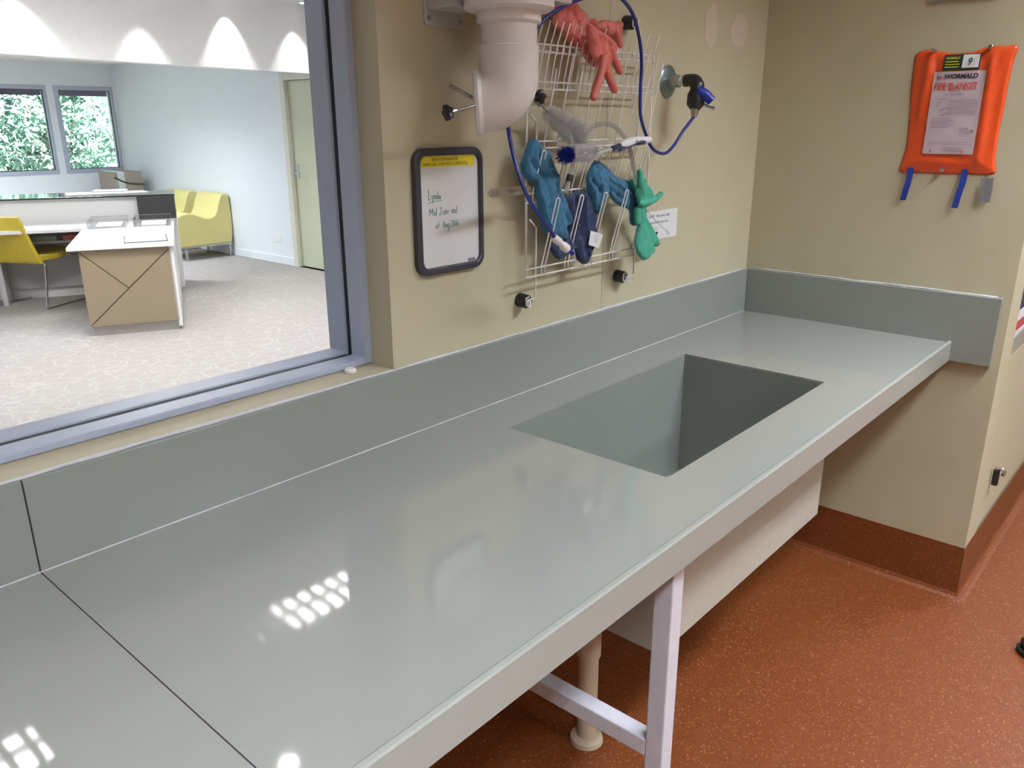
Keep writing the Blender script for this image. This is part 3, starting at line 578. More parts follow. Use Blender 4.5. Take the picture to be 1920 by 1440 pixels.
lv = B().tube([(-.652, -.112, 1.668), (-.642, -.130, 1.655), (-.630, -.146, 1.638)], [.014, .0155, .014], 14).build('lever', 'blue_plastic', g, smooth='auto', bevel=.002)
B().tube([(-.635, -.118, 1.630), (-.625, -.135, 1.622), (-.622, -.150, 1.618)], [.006, .004, .006], 10).build('pressure_tap', 'chrome', g, smooth='auto')
# blue hose from the valve over the rack, behind the pipe and down to a nozzle
HP = [(-1.412, -.2, 1.330), (-1.436, -.2, 1.356), (-1.465, -.19, 1.392), (-1.495, -.18, 1.439), (-1.502, -.16, 1.494), (-1.496, -.14, 1.538), (-1.478, -.115, 1.59), (-1.45, -.095, 1.66), (-1.402, -.092, 1.731), (-1.389, -.092, 1.753), (-1.357, -.095, 1.782), (-1.31, -.1, 1.813), (-1.242, -.1, 1.841), (-1.161, -.1, 1.864), (-1.085, -.1, 1.876), (-1.032, -.1, 1.867), (-.982, -.1, 1.836), (-.947, -.1, 1.776), (-.935, -.1, 1.725), (-.935, -.1, 1.666), (-.93, -.1, 1.6), (-.896, -.1, 1.546), (-.858, -.1, 1.510), (-.8, -.1, 1.497), (-.753, -.1, 1.515), (-.706, -.101, 1.555), (-.668, -.102, 1.582), (-.648, -.102, 1.596)]
hs = thing('gas_hose', 'thin dark blue hose looping from the valve over the wire rack', 'hose', (-1.0, -.1, 1.5))
B().tube(crom(HP, 5), .0046, 10).build('hose', 'hose', hs, smooth=True)
nz = B().tube([(-1.420, -.2, 1.338), (-1.412, -.2, 1.331), (-1.400, -.2, 1.324), (-1.392, -.2, 1.319), (-1.384, -.2, 1.313), (-1.371, -.2, 1.305)], [.0075, .0095, .0095, .0065, .0105, .0105], 16).build('nozzle', 'white_plastic', hs, smooth='auto')
B().tube([(-1.374, -.2, 1.307), (-1.366, -.2, 1.302), (-1.354, -.2, 1.295), (-1.349, -.2, 1.292)], [.0065, .0045, .0045, .0055], 12).build('nozzle_tip', 'blue_plastic', hs, smooth='auto')

# fume extraction arm with hinged elbow
a = thing('extraction_arm', 'white plastic fume extraction pipe with hinged elbow and black star knobs', 'extraction arm', (-1.53, 0, 1.8))
B().prism(rrect(-1.608, 1.774, -1.494, 2.02, .008), FY, -.004, -.0005).build('wall_plate', 'white_metal', a, bevel=.001)
for x, z in ((-1.597, 1.788), (-1.504, 1.786)): B().tube([(x, -.004, z), (x, -.008, z)], [.0055, .004], 10).build('screw', 'steel', a)
B().box((-1.603, -.085, 1.803), (-1.505, -.0045, 2.02)).build('housing', 'white_metal', a, bevel=.003)
B().box((-1.60, -.215, 1.815), (-1.385, -.06, 1.93)).build('housing', 'white_metal', a, bevel=.004)
px, py = -1.512, -.15
B().tube([(px, py, 1.815), (px, py, 1.800), (px, py, 1.795)], [.092, .092, .085], 48).build('top_flange', 'white_plastic', a, smooth='auto')
B().tube([(px, py, 1.797), (px, py, 1.776), (px, py, 1.774), (px, py, 1.771)], [.066, .066, .064, .0585], 40).build('collar', 'white_plastic', a, smooth='auto')
B().tube([(px, py, 1.775), (px, py, 1.728)], .0575, 40).build('upper_pipe', 'white_plastic', a, smooth='auto')
B().tube([(px, py, 1.732), (px, py, 1.730), (px, py, 1.66)], [.0585, .061, .0605], 40).build('lower_pipe', 'white_plastic', a, smooth='auto')
# elbow sweeps from vertical towards the room and ends in a broad hinge disc
ax = Vector((-.66, .70, -.06)).normalized(); c0 = Vector((px, py, 1.672)); P = [c0]
for k in range(1, 9):
    th = k / 8 * PI / 2; P.append(c0 + ax * (1 - math.cos(th)) * .052 + Vector((0, 0, -math.sin(th) * .048)))
P += [P[-1] + ax * .012]
B().tube(P, [.0605, .061, .061, .061, .061, .061, .061, .0605, .060, .060], 40).build('elbow', 'white_plastic', a, smooth='auto')
e0 = P[-1]
B().tube([e0 - ax * .008, e0, e0 + ax * .007, e0 + ax * .010], [.061, .0665, .064, .056], 44).build('hinge_disc', 'white_plastic', a, smooth='auto')
def star(c, d, parent):
    d = Vector(d).normalized(); u = d.cross(Vector((0, 0, 1))).normalized(); v = d.cross(u); b = B(); n = 30; c = Vector(c)
    for h, s in ((0, .75), (.003, 1), (.012, 1), (.015, .7)):
        for k in range(n):
            th = 2 * PI * k / n; r = (.0135 + .0028 * math.cos(5 * th)) * s; b.v.append(tuple(c + d * h + (u * math.cos(th) + v * math.sin(th)) * r))
    for i in range(3):
        for k in range(n): b.f.append((i * n + k, i * n + (k + 1) % n, (i + 1) * n + (k + 1) % n, (i + 1) * n + k))
    b.f += [tuple(range(n)), tuple(range(3 * n, 4 * n))]
    return b.build('star_knob', 'rubber', parent, smooth='auto')
kl = Vector((-1.664, -.130, 1.602)); dl = (kl - Vector((-1.56, -.15, 1.624))).normalized()
r1 = cyl(kl - dl * .004, kl - dl * .10, .003, 10).build('threaded_rod', 'steel', a, smooth=True); star(kl, dl, a); cyl(kl - dl * .012, kl - dl * .002, .006, 12).build('threaded_rod', 'steel', a)
kr = Vector((-1.425, -.155, 1.634)); dr = Vector((.95, -.1, .15)).normalized()
cyl(kr - dr * .05, kr, .003, 10).build('threaded_rod', 'steel', a, smooth=True); star(kr, dr, a)
cyl((-1.601, -.065, 1.655), (-1.57, -.10, 1.63), .004, 10).build('stop_pin', 'steel', a, smooth=True)

# ---------------- gloves and cloths on the pegs
D = DATA
def YN(y): return lambda p, q, h: (p, y - h, q)
def G(k): return D[k][1]
def fing(b, k, r): b.rtube(onY(G(k), D[k][0]), r, 12)
def soft(name, label, cat, parts, m, grp=None, folds=(), T=.012, wdt=.018, amp=.004, sd=0, fingers=(), vox=.002):
    b = B()
    for k in parts: inflate(b, G(k), YN(D[k][0]), T, wdt * .85, .0042, folds, amp, sd, .5)
    for k, r in fingers: fing(b, k, r)
    o = tag(b.build(name, m), label, cat, grp); return remesh(o, vox)
PG = 'pink rubber gloves on the rack'; BG = 'blue cotton gloves on the rack'; GG = 'mint green gloves on the rack'
o = soft('rubber_glove', 'long pink rubber glove draped on top pegs, fingers hanging down', 'glove', ['pinkcuff', 'pinkpalm'], 'pink', PG, T=.014, amp=.0025, sd=1,
     folds=[((-1.26, 1.83), (-1.20, 1.77), .008, -.006), ((-1.23, 1.85), (-1.16, 1.76), .008, .006), ((-1.20, 1.86), (-1.14, 1.79), .006, -.006), ((-1.17, 1.80), (-1.06, 1.75), .007, .005), ((-1.15, 1.79), (-1.12, 1.73), .006, -.005)],
     fingers=[('pinkf1', [.0115, .0105, .0098]), ('pinkf2', [.0115, .011, .0098]), ('pinkf3', [.010, .0095, .009])])
o = soft('rubber_glove', 'crumpled pink rubber glove behind, at the right end of the top pegs', 'glove', ['pinkb'], 'pink', PG, T=.015, amp=.0035, sd=4,
     folds=[((-1.15, 1.80), (-1.09, 1.77), .007, -.008), ((-1.13, 1.81), (-1.07, 1.78), .006, .007), ((-1.08, 1.81), (-1.06, 1.75), .006, -.007), ((-1.05, 1.81), (-1.04, 1.76), .006, .006)], fingers=[('pinkbf', .008)])
ba = soft('cotton_glove', 'long teal blue glove with open cuff hanging at the left of the rack', 'glove', ['bluea'], 'blue_glove', BG, T=.017, amp=.004, sd=2,
     folds=[((-1.29, 1.50), (-1.24, 1.42), .006, -.008), ((-1.27, 1.47), (-1.22, 1.37), .006, .006), ((-1.26, 1.44), (-1.20, 1.34), .005, -.007), ((-1.33, 1.45), (-1.28, 1.34), .008, .005), ((-1.35, 1.50), (-1.31, 1.46), .008, -.010)])
soft('cotton_glove', 'short teal glove bunched over pegs in the middle of the rack', 'glove', ['blueb'], 'blue_glove', BG, T=.017, amp=.005, sd=3,
     folds=[((-1.14, 1.46), (-1.08, 1.41), .006, -.009), ((-1.13, 1.44), (-1.09, 1.38), .006, .006), ((-1.13, 1.49), (-1.10, 1.47), .006, -.008)])
soft('cotton_glove', 'blue glove draped sideways with a finger hanging beside the mint gloves', 'glove', ['bluec'], 'blue_glove', BG, T=.014, amp=.003, sd=6,
     folds=[((-1.12, 1.49), (-.93, 1.42), .005, -.008), ((-1.10, 1.47), (-.92, 1.39), .004, .006), ((-1.05, 1.42), (-.96, 1.38), .006, -.007), ((-.93, 1.40), (-.925, 1.31), .004, -.006)])
nv = soft('navy_cloth', 'folded navy blue cloth glove with a white care tag', 'glove', ['navy'], 'navy', None, T=.015, amp=.003, sd=8,
     folds=[((-1.17, 1.42), (-1.14, 1.30), .008, -.010), ((-1.14, 1.42), (-1.11, 1.25), .007, .008), ((-1.22, 1.40), (-1.16, 1.32), .007, .006), ((-1.20, 1.34), (-1.15, 1.26), .006, -.006)])
tg = B().prism(G('tag'), FY, -.0862, -.0850).build('care_tag', 'paper', nv)
cx = sum(p[0] for p in G('tag')) / 5; cz = sum(p[1] for p in G('tag')) / 5
b = B()
for k in range(4): b.box((cx - .010, -.0868, cz + .010 - k * .005), (cx + .009 - .003 * (k % 2), -.0863, cz + .0107 - k * .005))
b.build('small_print', 'ink_grey', tg)
soft('rubber_glove', 'mint green glove with splayed fingers above and rounded cuff below', 'glove', ['greena', 'greencuffa'], 'green_glove', GG, T=.013, amp=.0015, sd=9, wdt=.016,
     folds=[((-.93, 1.29), (-.91, 1.24), .006, -.004)], fingers=[('greena1', [.009, .009, .008, .0075]), ('greena2', [.011, .010, .0085]), ('greena3', .008), ('greenj', .010)])
soft('rubber_glove', 'mint green glove behind its pair, its flared cuff by the notice', 'glove', ['greencuffb'], 'green_glove', GG, T=.008, amp=.002, sd=11, fingers=[('greenb1', .008), ('greenb2', .008)])
B().prism([(-.875, 1.368), (-.852, 1.368), (-.850, 1.348), (-.872, 1.346)], FY, -.122, -.112)

# ---------------- brushes and tubing
def bristles(b, c0, c1, r0, r1, n, seed, thick=.0006):
    random.seed(seed); c0 = Vector(c0); c1 = Vector(c1); d = (c1 - c0).normalized(); u = d.orthogonal().normalized(); v = d.cross(u)
    for i in range(n):
        t = random.random(); th = random.uniform(0, 2 * PI); r = (r0 + (r1 - r0) * t) * random.uniform(.85, 1.05)
        o = c0.lerp(c1, t); e = u * math.cos(th) + v * math.sin(th); w_ = d * thick; q = o + e * r + d * random.uniform(-.003, .003)
        s2 = e.cross(d) * thick; b.add([o - w_, o + w_, q + w_ * .6, q - w_ * .6, o - s2, o + s2, q + s2 * .6, q - s2 * .6], [(0, 1, 2, 3), (4, 5, 6, 7)])
def brush(name, label, c0, c1, r0, r1, n, m, seed, handle, hm='steel', hr=.0025):
    t = thing(name, label, 'brush', tuple(Vector(c0)), group=None)
    b = B(); bristles(b, c0, c1, r0, r1, n, seed); tag(b.build('bristles', m, t, recalc=False), kind='stuff')
    B().tube(handle, hr, 8).build('stem', hm, t, smooth=True); return t
brush('bottle_brush', 'beige bottle brush sticking out leftwards from the rack towards the whiteboard', (-1.535, -.115, 1.436), (-1.39, -.10, 1.434), .010, .011, 1500, 'bristle_beige', 2, [(-1.54, -.115, 1.436), (-1.39, -.10, 1.434), (-1.352, -.075, 1.434)])
t = brush('bottle_brush', 'large pale nylon bottle brush lying diagonally behind the pegs', (-1.285, -.07, 1.605), (-1.155, -.075, 1.545), .020, .040, 1700, 'bristle_white', 4, [(-1.36, -.07, 1.655), (-1.285, -.07, 1.605), (-1.155, -.075, 1.545)])
cyl((-1.335, -.075, 1.632), (-1.318, -.075, 1.622), .007, 14).build('ferrule', 'steel', t)
# dish brush
db = thing('dish_brush', 'white and navy handled dish brush resting across the rack pegs', 'brush', (-.95, -.12, 1.52))
P = [(-.872, -.12, 1.526), (-.90, -.12, 1.527), (-.935, -.12, 1.523), (-.97, -.12, 1.514), (-1.0, -.12, 1.508), (-1.035, -.12, 1.501)]
P = onY(G('oates'), -.12)
B().rtube(crom(P[:5], 5), [.0085 + .0035 * math.sin(min(1, i / 20) * PI) if i < 14 else .0085 - (i - 14) * .0006 for i in range(21)], 14).build('handle', 'paper', db, smooth=True)
B().tube(crom(P[4:], 4), [.0055 - i * .0002 for i in range(13)], 10).build('neck', 'clear', db, smooth=True)
q = [Vector(v) + Vector((0, -.004, -.0045)) for v in crom(P[:4], 5)]
B().rtube(q[3:], .007, 12).build('grip', 'navy', db, smooth=True)
q2 = [Vector(v) + Vector((0, -.002, .002)) for v in crom(P[3:5], 5)]; B().rtube(q2, .0075, 12).build('grip', 'navy', db, smooth=True)
text('Oates', .016, (P[1][0] - .028, P[1][1] - .0135, P[1][2] - .010), 'y', 'ink_black', db, tilt=.15)
hd = G('oateshead'); B().box((hd[0][0] - .005, -.135, hd[0][1] - .013), (hd[1][0] + .005, -.105, hd[1][1] + .014)).build('head', 'clear', db, bevel=.004)
b = B(); bristles(b, (hd[0][0], -.12, hd[0][1]), (hd[1][0] + .02, -.12, hd[1][1] - .004), .024, .020, 1800, 9); tag(b.build('bristles', 'bristle_white', db, recalc=False), kind='stuff')
bb = G('bluebristle'); b = B(); bristles(b, (bb[0][0], -.12, bb[0][1]), (bb[1][0], -.12, bb[1][1]), .016, .024, 420, 12, .0007); tag(b.build('bristles', 'blue_plastic', db, recalc=False), kind='stuff')
tag(B().tube(crom(onY(G('tube'), -.078), 5), .0062, 14).build('clear_tubing', 'clear_dark', smooth=True), 'length of clear flexible tubing arched behind the dish brush', 'tube')
pp = thing('pipette', 'clear thin pipette with a black band hanging below the blue bristles', 'pipette', (-1.2, -.10, 1.5))
PP = onY(G('pip'), -.10); B().tube([PP[0], PP[1], PP[2], PP[3]], .0055, 12).build('stem', 'clear', pp, smooth=True)
v0, v1 = Vector(PP[1]), Vector(PP[2]); cyl(v0.lerp(v1, .65), v0.lerp(v1, 1.25), .0072, 14).build('band', 'rubber', pp)
SW = onY(G('swab'), -.12); tag(B().tube(SW + [(SW[-1][0] + .004, -.12, SW[-1][2] + .004), (SW[-1][0], -.12, SW[-1][2] + .010), (SW[-2][0], -.12, SW[-2][2])], .0008, 6).build('wire_loop_tool', 'steel'), 'thin wire loop tool hanging in front of the notice', 'tool')

# ================================================================== ON THE RIGHT END WALL
fb = thing('fire_blanket', 'orange vinyl fire blanket pouch pinned to the wall with blue pull straps', 'fire blanket', (0, -.635, 1.43))
OUT = [(-.497, 1.778), (-.53, 1.789), (-.58, 1.780), (-.62, 1.775), (-.66, 1.778), (-.70, 1.790), (-.74, 1.789), (-.772, 1.786), (-.767, 1.74), (-.765, 1.70), (-.764, 1.62), (-.762, 1.54), (-.765, 1.47), (-.768, 1.428), (-.70, 1.425), (-.63, 1.423), (-.56, 1.424), (-.498, 1.428), (-.506, 1.50), (-.503, 1.60), (-.496, 1.68), (-.495, 1.74)]
FO = [((-.545, 1.79), (-.535, 1.60), .010, .008), ((-.56, 1.785), (-.57, 1.70), .008, -.007), ((-.525, 1.76), (-.52, 1.50), .007, -.005), ((-.715, 1.79), (-.722, 1.46), .011, .010), ((-.745, 1.72), (-.742, 1.50), .008, -.006), ((-.69, 1.76), (-.70, 1.68), .008, -.005), ((-.54, 1.46), (-.70, 1.455), .010, .005), ((-.60, 1.475), (-.66, 1.475), .007, -.004), ((-.75, 1.77), (-.735, 1.70), .012, .006)]
b = B(); h0 = inflate(b, OUT, lambda p, q, h: (-.0005 - max(h, 0) - (.001 if h > 0 else 0) if h >= 0 else -.0004, p, q), .012, .085, .006, FO, .0012, 3, 0, 4)
pouch = b.build('pouch', 'orange', fb, smooth=True)
base_poly = [(v[0], v[1]) for v in crom([(p, q, 0) for p, q in OUT], 4, True)]; hh = hmap(base_poly, .012, .085, FO, .0012, 3)
HF = lambda y, z: hh((y, z)) + .0008
def sheet(y0, y1, z0, z1, off, m, name, parent, n=14, sk=0):
    b = B(); N = n
    for j in range(N + 1):
        for i in range(N + 1):
            z = z0 + (z1 - z0) * j / N; y = y0 + (y1 - y0) * i / N + sk * (j / N); b.v.append((-.0030 - HF(y, z) - off, y, z))
    for j in range(N):
        for i in range(N): k = j * (N + 1) + i; b.f.append((k, k + N + 1, k + N + 2, k + 1))
    return b.build(name, m, parent, smooth=True, recalc=False)
lab = sheet(-.562, -.705, 1.484, 1.724, .0006, 'label_pink', 'instruction_label', pouch)
hf2 = lambda y, z: HF(y, z) + .0046
text('WORMALD', .0175, (0, -.592, 1.7035), 'x', 'ink_black', lab, width=1.02, shear=.15, bold=.0007, hf=hf2)
text('FIRE BLANKET', .0285, (0, -.568, 1.6715), 'x', 'ink_red', lab, width=.66, bold=.0006, hf=hf2)
def strip(y, z, ln, m='ink_grey', t=.0012, parent=None):
    b = B(); N = 6
    for i in range(N + 1):
        yy = y - ln * i / N
        for zz in (z, z - t): b.v.append((-.0008 - hf2(yy, zz), yy, zz))
    for i in range(N): b.f.append((2 * i, 2 * i + 1, 2 * i + 3, 2 * i + 2))
    return b
b = B()
random.seed(5)
def addS(y, z, ln, t=.0012):
    s = strip(y, z, ln, t=t); b.add(s.v, s.f)
addS(-.600, 1.659, .055); addS(-.580, 1.646, .03)
for k in range(11): addS(-.615, 1.643 - k * .0042, random.uniform(.06, .082), .0009)
for k in range(6): addS(-.574, 1.588 - k * .0052, random.uniform(.05, .075), .0010)
for k in range(5): addS(-.655, 1.560 - k * .0055, random.uniform(.02, .035), .0009)
for k in range(2): addS(-.574, 1.520 - k * .006, .12, .0009)
for k in range(3): addS(-.620, 1.503 - k * .0045, .05, .001)
for (p0, q0, p1, q1) in ((-.582, 1.622, -.592, 1.634), (-.590, 1.610, -.612, 1.622), (-.590, 1.610, -.600, 1.596), (-.600, 1.596, -.616, 1.606), (-.612, 1.622, -.616, 1.606), (-.582, 1.634, -.594, 1.640)):
    vs = []
    for k in range(5):
        y = p0 + (p1 - p0) * k / 4; z = q0 + (q1 - q0) * k / 4; vs += [(-.0008 - hf2(y, z), y, z), (-.0008 - hf2(y, z - .0014), y - .0006, z - .0014)]
    b.add(vs, [(2 * k, 2 * k + 1, 2 * k + 3, 2 * k + 2) for k in range(4)])
addS(-.688, 1.556, .008, .006); addS(-.676, 1.562, .004, .004)
b.build('small_print', 'ink_grey', lab, recalc=False)
for y_, z_, l_, h_ in ((-.582, 1.497, .004, .009), (-.672, 1.497, .004, .009), (-.572, 1.712, .005, .010), (-.581, 1.712, .004, .010)): strip(y_, z_, l_, t=h_).build('red_symbol', 'ink_red', lab, recalc=False)
stk = sheet(-.584, -.684, 1.7265, 1.772, .0012, 'sticker_dark', 'service_sticker', pouch, 8)
w_ = sheet(-.636, -.681, 1.7325, 1.7695, .0022, 'paper', 'number_field', stk, 6)
text('9', .030, (0, -.649, 1.7395), 'x', 'ink_black', w_, hf=lambda y, z: HF(y, z) + .0066, shear=.2, width=.8)
text('WORMALD', .0095, (0, -.589, 1.758), 'x', 'yellow_label', stk, width=.78, hf=lambda y, z: HF(y, z) + .0056, shear=.2)
b = B()
for k, ln in ((0, .036), (1, .040), (2, .038)):
    y0 = -.589; z = 1.752 - k * .0075; vs = []
    for i in range(5): y = y0 - ln * i / 4; vs += [(-.0016 - hf2(y, z), y, z), (-.0016 - hf2(y, z - .002), y, z - .002)]
    b.add(vs, [(2 * i, 2 * i + 1, 2 * i + 3, 2 * i + 2) for i in range(4)])
b.build('small_print', 'yellow_label', stk, recalc=False)
for y, z in ((-.552, 1.786), (-.706, 1.787), (-.628, 1.436)): B().tube([(-.001 , y, z), (-.018, y, z), (-.024, y, z), (-.026, y, z)], [.004, .0065, .006, .003], 14).build('stud', 'steel', fb, smooth='auto')
for y, dy, l, nm in ((-.533, .010, .090, 0), (-.690, .012, .105, 1)):
    P = [(-.010, y, 1.440), (-.012, y + .001, 1.40), (-.014, y + dy * .5, 1.37), (-.013, y + dy, 1.428 - l)]; cr = crom(P, 5); b = B()
    wd = .009; 
    for p in cr: b.v += [(p.x - .0008, p.y - wd, p.z), (p.x - .0008, p.y + wd, p.z), (p.x + .0008, p.y + wd, p.z), (p.x + .0008, p.y - wd, p.z)]
    n = len(cr)
    for i in range(n - 1):
        for k in range(4): b.f.append((i * 4 + k, i * 4 + (k + 1) % 4, (i + 1) * 4 + (k + 1) % 4, (i + 1) * 4 + k))
    b.f += [(0, 1, 2, 3), ((n - 1) * 4 + 3, (n - 1) * 4 + 2, (n - 1) * 4 + 1, (n - 1) * 4)]
    b.build('pull_strap', 'strap', fb)
tgp = thing('inspection_tag', 'small stamped grey metal tag hanging from the orange pouch corner', 'tag', (-.012, -.755, 1.42))
b = B().prism([(-.738, 1.416), (-.772, 1.418), (-.774, 1.345), (-.740, 1.343)], FX, -.013, -.012); b.build('plate', 'tag_grey', tgp, bevel=.0004)
cyl((-.0135, -.755, 1.41), (-.010, -.755, 1.430), .0008, 6).build('wire', 'steel', tgp)
for z in (1.405, 1.390, 1.377): cyl((-.013, -.757, z), (-.0142, -.757, z), .0028, 10).build('punch_mark', 'steel', tgp)
nb = thing('notice_holder', 'grey edged notice holder cut off by the top of the picture, above the orange pouch', 'sign', (0, -.615, 1.92))
B().box((-.010, -.71, 1.923), (-.0005, -.522, 2.18)).build('holder_frame', 'steel', nb, bevel=.002); B().box((-.0115, -.70, 1.935), (-.0102, -.532, 2.17)).build('sheet', 'paper', nb)

# door stop clip low on the nib face
cl = thing('wall_hook', 'small black and chrome catch low on the wall corner', 'hook', (.29, -.878, .37))
B().box((.262, -.898, .338), (.282, -.878, .40)).build('body', 'rubber', cl, bevel=.004)
B().tube([(.272, -.880, .402), (.272, -.905, .404), (.272, -.912, .395), (.272, -.908, .380)], .006, 10).build('latch', 'chrome', cl, smooth=True)
# neighbouring bench with boxes
nbch = thing('side_bench', 'pale bench in the bay beyond the wall corner', 'bench', (1.2, -.86, .83))
B().box((.1605, -.874, .836), (3.15, -.02, .9)).build('worktop', 'edge', nbch, bevel=.003)
ct = thing('carton', 'white and red carton on the pale bench at the right edge', 'box', (.33, -.80, .9))
B().box((.185, -.87, .9), (.45, -.66, .985)).build('box_body', 'paper', ct, bevel=.002); B().box((.1842, -.8708, .915), (.4508, -.659, .948)).build('printed_band', 'folder_red', ct)
tag(B().box((.17, -.872, .986), (.46, -.66, 1.19)).build('storage_box', 'navy_cloth', bevel=.004), 'dark navy storage box stacked on the red and white carton', 'box')
# shoe at the right edge of the frame
sh = thing('shoe', 'toe of a black leather shoe on the red floor at the right edge', 'shoe', (-.125, -1.235, 0), rz=math.radians(-58))
def shoe_outline(s): return [(-.15 * 1, 0), (-.14, .028), (-.08, .040), (0, .036), (.06, .034), (.13, .03), (.15, 0), (.13, -.03), (.06, -.034), (0, -.036), (-.08, -.045), (-.14, -.035)]
ol = [(v[0], v[1]) for v in crom([(p, q, 0) for p, q in shoe_outline(1)], 4, True)]
n = len(ol); b = B()
lay = [(0.0, 1.0), (.018, 1.02), (.018, .97), (.035, .98), (.050, .90), (.060, .75)]
for z, s in lay[:3]: b.v += [(p * s, q * s, z) for p, q in ol]
for i in range(2): b.f += [(i * n + k, i * n + (k + 1) % n, (i + 1) * n + (k + 1) % n, (i + 1) * n + k) for k in range(n)]
b.f += [tuple(range(n)), tuple(range(2 * n, 3 * n))]; b.build('sole', 'rubber', sh, local=True)
b = B(); ly = [(.019, .95, 0), (.040, .96, 0), (.056, .84, .01), (.066, .60, .03), (.085, .42, .05), (.10, .40, .07)]
for z, s, sx in ly: b.v += [(p * s + sx, q * (s if s > .6 else s * 1.3), z) for p, q in ol]
for i in range(len(ly) - 1): b.f += [(i * n + k, i * n + (k + 1) % n, (i + 1) * n + (k + 1) % n, (i + 1) * n + k) for k in range(n)]
b.f += [tuple(range(n))]; b.build('upper', 'shoe', sh, local=True, smooth=True, recalc=True)
for k in range(3): B().tube([(.02 + k * .018, -.022, .066 + k * .008), (.02 + k * .018, 0, .072 + k * .008), (.02 + k * .018, .022, .066 + k * .008)], .002, 6).build('lace', 'ink_grey', sh, local=True)

# ================================================================== RECEPTION FURNITURE
A27 = math.radians(-27)
desk = thing('reception_desk', 'white topped reception desk with taupe end panel crossed by dark grooves', 'desk', (-.445, 5.15, 0), A27)
def L(b, name, m, par, **k): return b.build(name, m, par, local=True, **k)
tp = L(B().box((-.07, -.03, .672), (.68, 1.798, .70)), 'worktop', 'desk_white', desk, bevel=.002)
L(B().box((-2.4, 1.25, .672), (-.0705, 1.80, .6995)), 'worktop', 'desk_white', desk, bevel=.002)
# taupe end: carcass plus three panels with recessed grooves between
L(B().box((.012, .012, .075), (.640, 1.80, .6715)), 'carcass', 'groove', desk)
A_, B_, C_, D_ = (0.0, .076), (.655, .076), (.655, .668), (0.0, .668); mid = (.37, .368)
def tri(poly, name):
    cx = sum(p[0] for p in poly) / len(poly); cz = sum(p[1] for p in poly) / len(poly)
    # inset by 4 mm towards the inside
    P = []; n = len(poly)
    for i in range(n):
        p, a, c = Vector(poly[i]), Vector(poly[i - 1]), Vector(poly[(i + 1) % n]); e1 = (p - a).normalized(); e2 = (c - p).normalized()
        n1 = Vector((-e1.y, e1.x)); n2 = Vector((-e2.y, e2.x)); bis = (n1 + n2); bis = bis / max(.3, bis.dot(n1)); P.append(p + bis * .0032)
    L(B().prism([(v.x, v.y) for v in P], lambda p, q, h: (p, h, q), 0.0, .012), name, 'taupe', desk)
s_ = (.315, .362)
tri([A_, B_, C_], 'end_panel'); tri([A_, s_, D_], 'end_panel'); tri([s_, C_, D_], 'end_panel')
L(B().box((.640, 0, .03), (.668, 1.798, .6715)), 'side_panel', 'desk_white', desk, bevel=.001)
L(B().box((.02, .022, 0), (.645, 1.78, .0755)), 'kickboard', 'kick', desk)
# tall counter behind
counter = thing('reception_counter', 'tall white reception counter with black glass top and dark end block', 'counter', WM[desk.name] @ Vector((0, 1.8, 0)), A27)
def L2(b, name, m, **k):
    b.v = [(x, y - 1.8, z) for x, y, z in b.v]; return b.build(name, m, counter, local=True, **k)
L2(B().box((-2.4, 1.855, 0), (.368, 1.90, .9145)), 'counter_panel', 'desk_white')
L2(B().box((-2.4, 2.30, 0), (.368, 2.34, .9145)), 'counter_front', 'desk_white')
L2(B().box((.370, 1.80, .7005), (.704, 2.35, .915)), 'counter_end', 'anthracite')
L2(B().box((.369, 1.905, 0), (.704, 2.295, .6995)), 'counter_end', 'desk_white')
L2(B().box((-2.45, 1.80, .9155), (.712, 2.37, .93)), 'glass_top', 'glass_black', bevel=.001)
L(B().box((-.85, 1.86 - .30, 0), (-.81, 1.85, .671)), 'gable_panel', 'desk_grey', desk, bevel=.001)
L(B().box((-2.4, 1.815, .10), (-.0, 1.854, .671)), 'modesty_panel', 'desk_grey', desk)
L(B().box((-.80, 1.45, .56), (.01, 1.81, .575)), 'under_shelf', 'desk_grey', desk)
def onD(u, v): return tuple((WM[desk.name] @ Vector((u, v, 0)))[:2])
x, y = onD(-.42, 1.47); t = thing('folder', 'green box folder on the shelf beneath the return worktop', 'folder', (x, y, .576), A27); L(B().box((-.12, 0, 0), (.10, .28, .045)), 'cover', 'folder_green', t, bevel=.003)
x, y = onD(-.17, 1.47); t = thing('folder', 'red box folder on the shelf beneath the return worktop', 'folder', (x, y, .576), A27); L(B().box((-.10, 0, 0), (.12, .28, .045)), 'cover', 'folder_red', t, bevel=.003)
